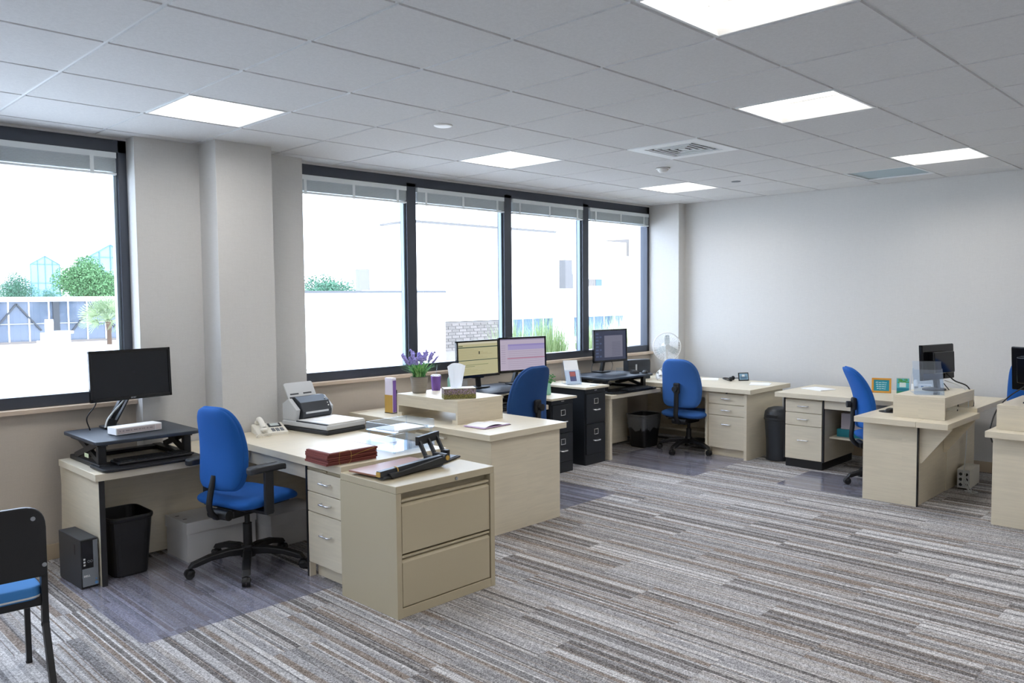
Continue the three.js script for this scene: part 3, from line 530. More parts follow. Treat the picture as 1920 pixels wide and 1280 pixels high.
// ---------- second workstation ----------
{
  const t = thing('long_desk', 'beige desk with a solid end panel standing out from the four-pane window', 'desk', [1.67, 0, -2.9]), X = (v) => v - 1.67, Z = (v) => v + 2.9;
  part(t, 'desk_top', bx(X(1.27), X(2.07), .675, .72, Z(-3.8), Z(-2.11), .003), m.laminate);
  part(t, 'end_panel', bx(X(1.315), X(2.03), 0, .675, Z(-2.175), Z(-2.145), .001), m.laminate);
  part(t, 'side_panel', bx(X(1.318), X(1.336), .0, .675, Z(-3.76), Z(-2.175), .001), m.laminate);
  part(t, 'pull_ledge', bx(X(1.29), X(1.32), .63, .645, Z(-2.95), Z(-2.62), .002), m.cream);
  part(t, 'far_panel', bx(X(1.34), X(2.03), 0, .675, Z(-3.79), Z(-3.76), .001), m.laminate);
  part(t, 'pedestal', bx(X(1.5), X(2.02), .06, .675, Z(-2.55), Z(-2.18), .001), m.laminate);
}
{
  const t = thing('desk_riser', 'beige open-fronted shelf riser on the long desk with plant and tissues', 'shelf riser', [1.64, .72, -2.97]), a = -.22, b = .25, z0 = -.37, z1 = .36;
  part(t, 'shelf_top', bx(a, b, .155, .178, z0, z1, .002), m.laminate); part(t, 'end_board', bx(a, b, 0, .155, z1 - .02, z1, .001), m.laminate); part(t, 'end_board', bx(a, b, 0, .155, z0, z0 + .02, .001), m.laminate);
  part(t, 'front_rail', bx(a, a + .018, .085, .1548, z0 + .0202, z1 - .0202, .001), m.laminate); for (const z of [z1 - .0605, z0 + .0205]) part(t, 'foot_block', bx(a, a + .02, 0, .03, z, z + .04, 0), m.laminate);
}
{ // lavender in a woven pot
  const t = thing('potted_lavender', 'lavender in a grey woven pot on the desk riser', 'potted plant', [1.57, .8985, -3.24]), leaves = [], g0 = [];
  const weave = dataTex(128, 128, (x, y) => { const v = 128 + 110 * Math.sin((x + y) * Math.PI / 8) * Math.cos((x - y) * Math.PI / 8); return [v, v, v]; }, false, [6, 3]);
  part(t, 'pot', lathe([[0, 0], [.052, 0], [.056, .006], [.07, .125], [.07, .132], [.063, .132], [.06, .115], [0, .112]]), M(0xa59c90, .8, { bumpMap: weave, bumpScale: .006 })); part(t, 'soil', cyl(.06, .06, .004, 0, .112, 0), m.bark);
  const blade = (x, z, a, lean, L, w) => { const g = new THREE.PlaneGeometry(w, L, 1, 4), p = g.attributes.position; for (let i = 0; i < p.count; i++) { const s = (p.getY(i) + L / 2) / L; p.setX(i, p.getX(i) * (1 - s * s * .85)); p.setZ(i, lean * s * s * L); p.setY(i, s * L * (1 - lean * s * .3)); } g.computeVertexNormals(); return clean(g.rotateY(a).translate(x, .12, z)); };
  for (let i = 0; i < 260; i++) { const a = rr(0, 6.28), r = rr(0, .05); (i % 2 ? leaves : g0).push(blade(Math.sin(a) * r, Math.cos(a) * r, a + rr(-.5, .5), rr(.1, 1.1), rr(.07, .16), rr(.006, .013))); }
  part(t, 'foliage', leaves, m.stem).userData.kind = 'stuff'; part(t, 'inner_foliage', g0, m.stemD).userData.kind = 'stuff';
  for (let i = 0; i < 24; i++) { const a = i * 2.4, ln = rr(.15, 1.05), L = rr(.16, .26), tip = [Math.sin(a) * ln * L * .8, .12 + L * .85, Math.cos(a) * ln * L * .8], st = [Math.sin(a) * .02, .12, Math.cos(a) * .02]; const fl = [];
    const s = part(t, 'flower_stem', rod(st, tip, .0015, 5), m.stem); for (let k = 0; k < 16; k++) { const f = .72 + k / 16 * .34, q = [0, 1, 2].map(j => st[j] + (tip[j] - st[j]) * f); fl.push(new THREE.IcosahedronGeometry(rr(.006, .011), 0).translate(q[0] + rr(-.006, .006), q[1] + rr(-.003, .003), q[2] + rr(-.006, .006))); } part(s, 'flower_spike', fl, m.flower); }
}
{ const t = thing('tissue_box', 'tissue box printed with lavender, white tissue pulled up', 'tissue box', [1.55, .8985, -2.74], -.55);
  const tex = canvasTex(256, 96, (c, w, h) => { c.fillStyle = '#6e6a3c'; c.fillRect(0, 0, w, h); for (let i = 0; i < 1500; i++) { const y = rnd() * h; c.fillStyle = y < 50 ? ['#7d5c8f', '#a98bb0', '#4a3a52', '#c9b3c4'][i % 4] : ['#5d5a2c', '#8c8a3e', '#b0a654', '#3d3b24'][i % 4]; c.fillRect(rnd() * w, y, 2, 3 + rnd() * 8); } });
  part(t, 'carton', bx(-.122, .122, 0, .078, -.06, .06, .002), M(0x8a8060, .6, {})); part(t, 'print', [new THREE.PlaneGeometry(.242, .076).translate(0, .039, .0605), new THREE.PlaneGeometry(.118, .076).rotateY(-Math.PI / 2).translate(-.1225, .039, 0)], M(0xffffff, .6, { map: tex }), 'lavender field print'); part(t, 'top_film', bx(-.121, .121, .0775, .0795, -.059, .059, 0), m.paper);
  const g = new THREE.PlaneGeometry(.14, .17, 16, 12), p = g.attributes.position; for (let i = 0; i < p.count; i++) { const x = p.getX(i), y = p.getY(i) + .085; p.setXYZ(i, x * (.6 + y * 2.6), y + .02 * Math.cos(x * 25) * (y / .17), .02 * Math.sin(x * 60) * (.4 + y * 5) + .018 * (y / .12)); } g.computeVertexNormals();
  part(t, 'tissue', g.translate(-.02, .079, 0), M(0xf6f8fb, .9, { side: THREE.DoubleSide, transmission: .25, thickness: 0 })); }
{ const t = thing('magazine_file', 'upright file of lilac binders and folders beside the riser', 'file holder', [1.5, .72, -3.5], .1);
  part(t, 'binder', [bx(-.045, -.002, .005, .29, -.045, .045, .003)], M(0xe9e0ee, .6), 'pale lilac binder'); part(t, 'binder_base', bx(-.049, -.045, .005, .15, -.045, .045, 0), m.gold); part(t, 'purple_band', bx(-.04, -.006, .01, .27, .045, .047, 0), m.purple, 'purple spine');
  for (let i = 0; i < 4; i++) part(t, 'folder', bar([.012 + i * .012, .005, 0], [.006 + i * .009, .19 - i * .016, 0], .005, .085), [m.black, m.lightGrey, m.purple, m.paper][i]);
  part(t, 'holder', [bx(-.05, .06, 0, .006, -.047, .047, 0), bx(.055, .06, 0, .13, -.047, .047, 0)], m.dark); }
{ const t = thing('purple_cup', 'purple tumbler with a straw behind the lavender pot', 'cup', [1.77, .8985, -3.27]); part(t, 'cup', lathe([[0, 0], [.035, 0], [.042, .12], [.039, .12], [.033, .005], [0, .005]]), m.purple); part(t, 'lid', lathe([[0, .13], [.03, .13], [.043, .125], [.043, .118], [0, .12]]), m.acrylic); part(t, 'straw', rod([0, .12, 0], [.015, .21, 0], .003), m.acrylic); }
{ const t = thing('sanitizer_bottle', 'small pale green bottle on the riser behind the tissues', 'bottle', [1.82, .8985, -3.14]); part(t, 'bottle', lathe([[0, 0], [.028, 0], [.03, .01], [.028, .1], [.012, .13], [.012, .14], [0, .14]]), M(0xa9d9c4, .2, { transmission: .5, thickness: .02 })); part(t, 'cap', cyl(.012, .01, .03, 0, .14, 0), m.white); }
single('acrylic_stand', 'clear acrylic card stand behind the tissue box', 'card stand', [bx(-.06, .06, 0, .1, -.001, .002, 0).rotateX(-.25), bx(-.06, .06, 0, .003, -.03, .03, 0)], m.acrylic, [1.8, .8985, -3.0], -.6);
{ const t = thing('paper_pad', 'lilac-edged papers with a curled corner on the long desk', 'paper', [1.55, .72, -2.42], .06); part(t, 'backing', bx(-.14, .14, 0, .004, -.1, .1, 0), m.dark); part(t, 'lilac_sheets', bx(-.15, .13, .004, .009, -.105, .1, 0), m.lilac);
  const g = new THREE.PlaneGeometry(.27, .19, 16, 4).rotateX(-Math.PI / 2), p = g.attributes.position; for (let i = 0; i < p.count; i++) { const x = p.getX(i); p.setY(i, .0105 + Math.max(0, .012 * Math.sin((x + .135) * 16)) * (x < .05 ? 1 : 0)); } g.computeVertexNormals(); part(t, 'top_sheet', g, m.paper); }
{ // low return under the window
  const t = thing('return_desk', 'low beige return desk carrying the converter with two lit monitors', 'desk', [2.55, 0, -3.5]), X = (v) => v - 2.55, Z = (v) => v + 3.5;
  part(t, 'desk_top', bx(X(2.075), X(3.0), .622, .664, Z(-3.83), Z(-3.13), .003), m.laminate); part(t, 'end_panel', bx(X(2.96), X(2.99), 0, .622, Z(-3.8), Z(-3.16), .001), m.laminate); part(t, 'modesty_panel', bx(X(2.08), X(2.96), .1, .622, Z(-3.6), Z(-3.58), .001), m.laminate);
}
converter([2.53, .664, -3.46], 0, 'black sit-stand desk converter below the two lit monitors', .88, .56, .17, .06);
keyboard([2.45, .683, -3.2], 0, 'black keyboard under the board with two lit monitors', .42);
{
  const scrA = canvasTex(320, 208, (c, w, h) => { c.fillStyle = '#d9d3a6'; c.fillRect(0, 0, w, h); c.fillStyle = '#efe9cf'; c.fillRect(0, 0, w, 12); c.fillStyle = '#23463f'; c.fillRect(0, 30, w, 5); c.fillRect(0, 112, w, 4); c.fillStyle = '#5f6a4d'; c.fillRect(4, 20, 34, 5); c.fillStyle = '#c9c093'; for (let i = 0; i < 8; i++) c.fillRect(6, 44 + i * 8, 120 + (i * 37) % 150, 3); c.fillStyle = '#8f9a6b'; c.fillRect(60, 142, 180, 3); c.fillRect(40, 152, 90, 3); c.fillStyle = '#3c3c2d'; c.fillRect(164, 60, 9, 18); c.fillStyle = '#c3bd90'; for (let i = 0; i < 5; i++) c.fillRect(20, 168 + i * 7, 80 + (i * 53) % 120, 2); });
  const scrB = canvasTex(320, 200, (c, w, h) => { c.fillStyle = '#d3c7dc'; c.fillRect(0, 0, w, h); c.fillStyle = '#b9aee0'; c.fillRect(56, 34, 264, 36); c.fillStyle = '#a79bd8'; c.fillRect(56, 34, 264, 10); c.fillStyle = '#c77c9a'; c.fillRect(50, 122, 270, 5); c.fillStyle = '#b7a9c2'; for (let i = 0; i < 9; i++) { c.fillRect(56, 80 + i * 13, 250, 2); c.fillRect(8, 40 + i * 14, 30, 3); } c.fillStyle = '#8f86a4'; c.fillRect(0, 0, w, 6); });
  const t = thing('monitor', 'lit monitor with a pale yellow page beside the tissue box', 'monitor', [2.47, .834, -3.55]);
  panelOf(t, .52, .335, -.02, .275, .06, glow(scrA, .36), .025, -.03, .0);
  part(t, 'arm', [bar([.06, 0, -.02], [.02, .22, .0], .035), bx(-.02, .14, 0, .012, -.07, .05, .004), bx(-.02, .1, .09, .13, -.06, .02, .01)], m.black);
  const u = thing('monitor', 'lit monitor with a lilac page next to the yellow-page monitor', 'monitor', [3.05, .834, -3.52]);
  panelOf(u, .55, .335, -.02, .28, .03, glow(scrB, .38), .025, -.03, -.2);
  part(u, 'arm', [bar([-.1, .0, -.02], [-.02, .28, -.0], .035), bx(-.16, -.04, 0, .012, -.07, .05, .004)], m.black); part(u, 'cable', tube([[-.05, .15, .0], [-.1, .06, .03], [-.2, .03, .05], [-.35, .04, .04]], .004), m.cable);
}
taskChair([2.33, .0036, -2.93], 184 * D, 'dark blue task chair seen from behind in front of the two lit monitors', { seatY: .50, baseTurn: .2, backW: .48, backH: .54, wearBlue: M(0x17457f, .85, { bumpMap: fabricBump, bumpScale: .0008, metric: 1 }) });
{ const t = thing('chair_mat', 'clear plastic chair mat showing beyond the long desk end panel', 'chair mat', [2.5, .0005, -2.72]); part(t, 'sheet', flat(ext(rrect(.8, .9, .05), .003, 0)), m.mat); }

// ---------- filing cabinets and third workstation ----------
function fileCab(x0, x1, z0, z1, h, label) {
  const t = thing('file_cabinet', label, 'file cabinet', [(x0 + x1) / 2, 0, z1]), w = (x1 - x0) / 2, d = z1 - z0;
  part(t, 'case', [bx(-w, w, 0, h - .022, -d, -.012, .003)], m.cabinet); part(t, 'laminate_top', bx(-w - .03, w + .02, h - .022, h, -d, .03, .003), m.laminate); part(t, 'plinth', bx(-w + .004, w - .004, 0, .1, -.02, -.004, .001), m.cabinet); part(t, 'header', bx(-w + .002, w - .002, h - .065, h - .022, -.02, -.004, .001), m.cabinet);
  part(t, 'lock', bx(-.015, .025, h - .045, h - .036, -.006, -.002, .001), m.steel);
  const a = .105, mid = (a + h - .07) / 2;
  for (const [y0, y1] of [[a, mid - .004], [mid + .004, h - .07]]) {
    const dr = part(t, 'drawer', bx(-w + .012, w - .012, y0, y1, -.016, .004, .003), m.cabinet);
    part(dr, 'label_holder', [bx(-.032, .032, y1 - .055, y1 - .05, .003, .008, 0), bx(-.032, .032, y1 - .105, y1 - .1, .003, .008, 0), bx(-.032, -.026, y1 - .105, y1 - .05, .003, .008, 0), bx(.026, .032, y1 - .105, y1 - .05, .003, .008, 0)], m.chrome, 'bright label frame');
    part(dr, 'handle', tube([[-.045, y1 - .16, .004], [-.038, y1 - .162, .028], [0, y1 - .163, .032], [.038, y1 - .162, .028], [.045, y1 - .16, .004]], .007, 16, 7), m.chrome, 'chrome curved pull');
  }
}
fileCab(3.03, 3.34, -3.7, -3.12, .72, 'lower black two-drawer file cabinet with the small green vase on top');
fileCab(3.57, 3.89, -3.78, -3.16, .775, 'taller black two-drawer file cabinet with the brochure holder on top');
{ const t = thing('small_vase', 'small pale green vase with a leafy sprig on the lower file cabinet', 'vase', [3.22, .72, -3.34]), lv = []; part(t, 'vase', lathe([[0, 0], [.03, 0], [.034, .02], [.028, .1], [.024, .115], [.02, .115], [.022, .1], [0, .09]]), M(0x8fc4b0, .25));
  for (let i = 0; i < 34; i++) { const a = rr(0, 6.28), r = rr(0, .07); lv.push(clean(new THREE.SphereGeometry(.013, 6, 4).scale(1, .3, .7).rotateZ(rr(-1, 1)).translate(.035 + Math.sin(a) * r, .14 + rr(-.03, .05), Math.cos(a) * r * .7))); } for (let i = 0; i < 5; i++) lv.push(clean(rod([0, .1, 0], [.02 + i * .014, .15, (i - 2) * .02], .002, 5))); part(t, 'sprig', lv, m.stemD); }
function brochureHolder(pos, turn, label, w, h, d, sheet) {
  const t = thing('brochure_holder', label, 'brochure holder', pos, turn); const lean = .42;
  part(t, 'back_plate', bx(-w / 2, w / 2, 0, h, -.002, .001, 0).rotateX(-lean), m.acrylic); part(t, 'pocket', [bx(-w / 2, w / 2, 0, h * .55, .03, .033, 0).rotateX(-lean), bx(-w / 2, -w / 2 + .003, 0, h * .55, 0, .03, 0).rotateX(-lean), bx(w / 2 - .003, w / 2, 0, h * .55, 0, .03, 0).rotateX(-lean)], m.acrylic);
  part(t, 'stand', [bx(-w / 2, w / 2, 0, .003, -d, .04, 0), bx(-w / 2, -w / 2 + .003, 0, h * .8, -d, -d + .012, 0), bx(w / 2 - .003, w / 2, 0, h * .8, -d, -d + .012, 0)], m.acrylic);
  if (sheet) part(t, 'brochure', bx(-w / 2 + .006, w / 2 - .006, .004, h * .98, .004, .012, 0).rotateX(-lean), m.paper), part(t, 'brochure_cover', [bx(-w * .2, w * .22, .03, h * .52, .0125, .0135, 0).rotateX(-lean)], M(0xffffff, .5, { map: canvasTex(64, 96, (c) => { c.fillStyle = '#3d3f78'; c.fillRect(0, 0, 64, 96); c.fillStyle = '#d9543f'; c.fillRect(4, 6, 56, 44); }) }), 'red and navy cover');
}
brochureHolder([3.7, .775, -3.42], -.5, 'clear holder with a white brochure on the taller file cabinet', .16, .26, .13, true);
single('notepad', 'thin pad lying at the front of the taller file cabinet top', 'paper', [bx(-.05, .05, 0, .006, -.03, .03, 0)], m.lightGrey, [3.76, .775, -3.2], .3);
{ const t = thing('return_desk', 'low beige return desk beside the taller black file cabinet', 'desk', [4.4, 0, -3.45]), X = (v) => v - 4.4, Z = (v) => v + 3.45;
  part(t, 'desk_top', bx(X(3.925), X(4.81), .622, .664, Z(-3.83), Z(-3.12), .006), m.laminate); part(t, 'end_panel', bx(X(3.945), X(3.985), 0, .622, Z(-3.8), Z(-3.15), .004), m.laminate); part(t, 'modesty_panel', bx(X(3.985), X(4.85), .03, .622, Z(-3.62), Z(-3.6), .001), m.laminate); }
{ const t = thing('pedestal_desk', 'beige desk with three drawers between the fan and the tall grey litter bin', 'desk', [5.2, 0, -2.9]), X = (v) => v - 5.2, Z = (v) => v + 2.9;
  part(t, 'desk_top', bx(X(4.79), X(5.66), .675, .72, Z(-3.8), Z(-2.06), .003), m.laminate); part(t, 'end_panel', bx(X(4.83), X(5.6), 0, .675, Z(-2.15), Z(-2.12), .001), m.laminate);
  part(t, 'pedestal', [bx(X(4.88), X(5.5), .08, .665, Z(-2.57), Z(-2.16), .001), bx(X(4.92), X(5.5), 0, .08, Z(-2.56), Z(-2.16), 0)], m.laminate); part(t, 'edge_panel', bx(X(4.845), X(5.5), 0, .675, Z(-2.6), Z(-2.575), .001), m.laminate);
  drawerFront(t, X(4.88), .545, .655, Z(-2.57), Z(-2.155), .605); drawerFront(t, X(4.88), .43, .54, Z(-2.57), Z(-2.155), .485); drawerFront(t, X(4.88), .09, .425, Z(-2.57), Z(-2.155), .34);
  part(t, 'lock', new THREE.CylinderGeometry(.01, .01, .012, 12).rotateZ(Math.PI / 2).translate(X(4.86), .664, Z(-2.36)), m.dark); part(t, 'modesty_panel', [bx(X(5.5), X(5.52), .03, .675, Z(-3.78), Z(-2.6), .001), bx(X(5.3), X(5.5), .13, .15, Z(-3.7), Z(-2.6), 0)], m.laminate); part(t, 'pencil_drawer', bx(X(4.86), X(4.88), .60, .672, Z(-3.4), Z(-2.6), .002), m.laminate); }
converter([4.37, .664, -3.47], 0, 'black sit-stand desk converter on the return desk beside the taller file cabinet', .78, .6, .165, .06);
keyboard([4.4, .683, -3.16], 0, 'black keyboard on the converter tray beside the taller file cabinet', .42);
{
  const scr = canvasTex(256, 200, (c, w, h) => { c.fillStyle = '#3b4260'; c.fillRect(0, 0, w, h); c.fillStyle = '#8d8da3'; c.fillRect(78, 32, 150, 150); c.fillStyle = '#7a7a92'; for (let i = 0; i < 9; i++) c.fillRect(140, 78 + i * 11, 70, 5); c.fillStyle = '#5d6a93'; for (let i = 0; i < 8; i++) { c.fillRect(10, 14 + i * 22, 22, 11); if (i % 2) c.fillRect(40, 14 + i * 22, 16, 10); } });
  const t = thing('monitor', 'monitor with a dark desktop picture in front of the end window pane', 'monitor', [4.48, .829, -3.68]);
  panelOf(t, .52, .36, .08, .29, .06, glow(scr, .3), .025, -.02, -.12); part(t, 'stand', [bar([0, 0, 0], [.06, .3, .02], .04, .03), bx(-.08, .08, 0, .012, -.08, .07, .005)], m.black); part(t, 'cable', [tube([[.02, .17, -.01], [-.12, .1, -.02], [-.2, .02, .02]], .004), tube([[.15, .14, 0], [.2, .08, .0], [.12, .02, .05]], .003)], m.cable);
  single('card_box', 'small clear card holder at the foot of the dark desktop monitor', 'card holder', [bx(-.04, .04, 0, .05, -.012, .012, .001)], m.acrylic, [4.6, .829, -3.52], -.3);
  const u = thing('mouse', 'black computer mouse on the converter in front of the upright computer', 'mouse', [4.6, .829, -3.32], .4); part(u, 'shell', new THREE.SphereGeometry(.05, 18, 12, 0, Math.PI * 2, 0, Math.PI / 2).scale(.62, .7, 1.05), m.black); part(u, 'button', bx(-.002, .002, .033, .036, -.045, -.005, .001), m.grey);
  const v = thing('desk_speaker', 'low rounded black device beside the mouse', 'speaker', [4.68, .829, -3.24], .4); part(v, 'shell', new THREE.SphereGeometry(.05, 18, 12, 0, Math.PI * 2, 0, Math.PI / 2).scale(1.1, .55, .7), m.black); part(v, 'grille', lathe([[0, .0285], [.02, .028], [.024, .0255]]), m.dark);
  const pc = thing('desktop_computer', 'dark desktop computer standing on the desk beside the fan', 'computer', [5.0, .72, -3.58], -.35); part(pc, 'case', bx(-.15, .15, 0, .22, -.05, .05, .005), m.charcoal); part(pc, 'front', bx(.148, .154, .004, .196, -.046, .046, .001), m.black); part(pc, 'vent', bx(-.05, -.03, .09, .17, .049, .052, 0), m.lightGrey); part(pc, 'cover_seam', bx(-.148, .148, .15, .152, .0495, .0505, 0), m.black);
}
{ // pedestal fan
  const t = thing('desk_fan', 'white desk fan with a round wire guard next to the corner pilaster', 'fan', [5.55, .72, -3.55], -.75), cy = .34, R = .165;
  part(t, 'base', lathe([[0, 0], [.1, 0], [.105, .012], [.06, .03], [.02, .036], [0, .036]]), m.white); part(t, 'pole', cyl(.02, .016, .27, 0, .03, 0), m.white); part(t, 'motor', [new THREE.SphereGeometry(.05, 16, 12).scale(1, 1, 1.3).translate(0, cy, -.05), cyl(.025, .025, .07, 0, cy - .08, -.03)], m.white);
  const guard = [new THREE.TorusGeometry(R, .006, 8, 40).translate(0, cy, .03)]; for (let i = 0; i < 32; i++) { const a = i / 32 * 6.283, c = Math.cos(a), s = Math.sin(a); guard.push(tube([[c * .03, cy + s * .03, .075], [c * R * .7, cy + s * R * .7, .06], [c * R, cy + s * R, .03]], .0014, 6, 4), tube([[c * .04, cy + s * .04, -.03], [c * R * .7, cy + s * R * .7, -.01], [c * R, cy + s * R, .03]], .0014, 6, 4)); } for (const r of [.07, .115]) guard.push(new THREE.TorusGeometry(r, .0016, 5, 32).translate(0, cy, .068)); part(t, 'guard', guard, m.white); part(t, 'hub_badge', new THREE.CylinderGeometry(.03, .03, .006, 20).rotateX(Math.PI / 2).translate(0, cy, .077), m.lightGrey);
  for (let i = 0; i < 3; i++) part(t, 'blade', ext(rrect(.075, .12, .035), .003, 0).rotateY(.45).translate(0, .08, 0).rotateZ(i * 2.094).translate(0, cy, .03), M(0xd7dfe2, .3, { transmission: .3, thickness: 0 }));
}
{ const t = thing('desk_phone', 'white telephone on the desk between the converter and the fan', 'telephone', [5.12, .72, -3.28], -.9); part(t, 'base', ext(poly([[-.09, 0], [.09, 0], [.09, .02], [-.09, .06]]), .17, .005, 2).rotateY(-Math.PI / 2).translate(.085, 0, 0), m.white); part(t, 'handset', tube([[-.055, .07, -.07], [-.055, .09, 0], [-.055, .05, .075]], .018, 12, 8), m.white); part(t, 'cord', tube([[-.06, .03, .1], [-.1, .02, .12], [-.09, .08, .0], [.02, .16, -.08]], .003), m.cableW); for (let i = 0; i < 9; i++) part(t, 'key', bx(-.01 + (i % 3) * .028, .01 + (i % 3) * .028, .04 - (i / 3 | 0) * .006, .046 - (i / 3 | 0) * .006, -.02 + (i / 3 | 0) * .025, -.005 + (i / 3 | 0) * .025, .001), m.lightGrey); }
{ const t = thing('desk_picture', 'small black framed photo on the desk near the end wall', 'photo frame', [5.56, .72, -2.55], -.6); part(t, 'frame', [bx(-.06, .06, 0, .09, -.004, .004, .001).rotateX(-.2), bx(-.004, .004, 0, .06, -.03, -.026, 0)], m.black); part(t, 'picture', bx(-.05, .05, .012, .08, .0045, .0055, 0).rotateX(-.2), M(0xffffff, .4, { map: canvasTex(64, 48, (c) => { c.fillStyle = '#8db4cf'; c.fillRect(0, 0, 64, 48); c.fillStyle = '#5e7f9a'; c.fillRect(6, 22, 50, 20); c.fillStyle = '#e8eef2'; c.fillRect(20, 8, 20, 16); }) })); }
{ const t = thing('headset', 'black headset lying on the desk near the small framed photo', 'headset', [5.48, .72, -2.68], .3); part(t, 'headband', new THREE.TorusGeometry(.07, .007, 8, 28, Math.PI * 1.2).rotateX(-Math.PI / 2 + .15).translate(0, .014, 0), m.black); for (const k of [-1, 1]) part(t, 'ear_cup', new THREE.SphereGeometry(.03, 14, 10).scale(1, .8, .7).translate(k * .065, .024, .025), m.blackMatt); part(t, 'microphone', tube([[.07, .02, .03], [.12, .02, .06], [.14, .014, .1]], .004), m.black); }
single('paper_sheets', 'white paper sheets at the drawer end of the desk by the litter bin', 'paper', [bx(-.12, .12, 0, .003, -.1, .1, 0), bx(-.11, .11, .003, .006, -.1, .09, 0).rotateY(.1)], m.paper, [5.36, .72, -2.25], .35);
single('paper_sheets', 'white paper sheets near the end wall behind the headset', 'paper', [bx(-.1, .1, 0, .004, -.09, .09, 0)], m.paper, [5.48, .72, -2.92], .5);
taskChair([4.9, .0036, -2.83], 94 * D, 'blue task chair without arms at the desk beside the fan', { seatY: .44, baseTurn: .244, backW: .46, backH: .51, wearBlue: M(0x3263a6, .85, { bumpMap: fabricBump, bumpScale: .0008, metric: 1 }) });
{ const t = thing('waste_bin', 'black waste bin with a clear liner under the return desk', 'waste bin', [4.83, 0, -3.36], .0); waste(t, .34, .26, .36, m.black);
  const lv = []; for (let i = 0; i <= 64; i++) { const a = i / 64 * 6.2832, sx = Math.sign(Math.cos(a)) * Math.pow(Math.abs(Math.cos(a)), .35), sz = Math.sign(Math.sin(a)) * Math.pow(Math.abs(Math.sin(a)), .35); lv.push([sx * .181, sz * .142, rr(-.004, .006)]); } lv[64] = lv[0]; const pos = [], ys = [.37, .34, .27, .2]; for (let k = 0; k < 3; k++) for (let i = 0; i < 64; i++) { const q = (a, y, kk) => [a[0] * (1 - kk * .035 + a[2]), y + a[2] * 2 * kk, a[1] * (1 - kk * .035 + a[2])]; const A = q(lv[i], ys[k], k), B = q(lv[i + 1], ys[k], k), C = q(lv[i + 1], ys[k + 1], k + 1), E = q(lv[i], ys[k + 1], k + 1); pos.push(...A, ...B, ...C, ...A, ...C, ...E); }
  const g = new THREE.BufferGeometry(); g.setAttribute('position', new THREE.Float32BufferAttribute(pos, 3)); g.computeVertexNormals(); part(t, 'liner', clean(g), M(0xcfd4d8, .2, { transmission: .8, thickness: 0, side: THREE.DoubleSide }), 'clear plastic bag over the rim'); }
{ const t = thing('chair_mat', 'clear plastic chair mat before the desk beside the fan', 'chair mat', [4.35, .0005, -2.7]); part(t, 'sheet', flat(ext(rrect(.95, 1.12, .05), .003, 0)), m.mat); }
{ const t = thing('litter_bin', 'tall dark grey round litter bin with a domed hooded top', 'litter bin', [5.12, 0, -1.93]); part(t, 'body', lathe([[0, 0], [.115, 0], [.122, .012], [.112, .03], [.115, .2], [.13, .42], [.128, .43], [0, .43]], 36), m.charcoal); part(t, 'dome', lathe([[.132, .42], [.136, .44], [.128, .49], [.1, .52], [.05, .535], [0, .538]], 36), m.charcoal); part(t, 'opening', bx(-.137, -.128, .435, .465, -.06, .06, .006), m.black); part(t, 'rim_band', lathe([[.133, .405], [.138, .41], [.138, .425], [.133, .43]], 36), m.dark); }
// ---------- fourth workstation ----------
{ const t = thing('pedestal_desk', 'beige desk against the end wall with black-plinth drawer pedestal', 'desk', [5.25, 0, -1.0]), X = (v) => v - 5.25, Z = (v) => v + 1.0;
  part(t, 'desk_top', bx(X(4.82), X(5.7), .675, .72, Z(-1.82), Z(-.06), .003), m.laminate); part(t, 'pedestal', bx(X(4.9), X(5.6), .08, .672, Z(-1.74), Z(-1.38), .001), m.laminate); part(t, 'plinth', bx(X(4.9), X(5.6), 0, .08, Z(-1.74), Z(-1.378), .001), m.edgeBlack, 'black plinth'); for (const z of [-1.755, -1.372]) part(t, 'edge_strip', bx(X(4.88), X(4.9), .08, .672, Z(z), Z(z + .014), 0), m.edgeBlack);
  drawerFront(t, X(4.9), .535, .655, Z(-1.738), Z(-1.378), .598); drawerFront(t, X(4.9), .41, .53, Z(-1.738), Z(-1.378), .472); drawerFront(t, X(4.9), .085, .405, Z(-1.738), Z(-1.378), .27); part(t, 'pencil_drawer', bx(X(4.88), X(4.9), .59, .672, Z(-1.355), Z(-.75), .002), m.laminate); part(t, 'side_panel', bx(X(4.9), X(5.6), .08, .672, Z(-1.376), Z(-1.358), .001), m.laminate);
  part(t, 'shelf', bx(X(5.0), X(5.55), .295, .313, Z(-1.355), Z(-.7), .001), m.laminate); part(t, 'modesty_panel', bx(X(5.6), X(5.62), .25, .675, Z(-1.75), Z(-.3), .001), m.laminate); part(t, 'end_panel', bx(X(4.83), X(5.62), 0, .675, Z(-.31), Z(-.285), .001), m.laminate); }
{ const t = thing('ring_binder', 'teal binder lying on the shelf below the end-wall desk', 'binder', [5.22, .313, -1.16], .05); part(t, 'cover', [bx(-.14, .14, 0, .003, -.16, .16, 0), bx(-.14, .14, .068, .071, -.16, .16, 0), bx(-.143, -.14, 0, .071, -.16, .16, 0)], m.teal); part(t, 'pages', bx(-.138, .13, .004, .066, -.155, .155, 0), M(0x2b8a95, .8)); }
single('carton', 'pale pinkish carton on the teal binder under the end-wall desk', 'box', [bx(-.12, .12, 0, .15, -.13, .13, .002), bx(-.115, .115, .15, .156, -.02, .02, 0)], M(0xc9c0c6, .7), [5.22, .3845, -1.16], .05);
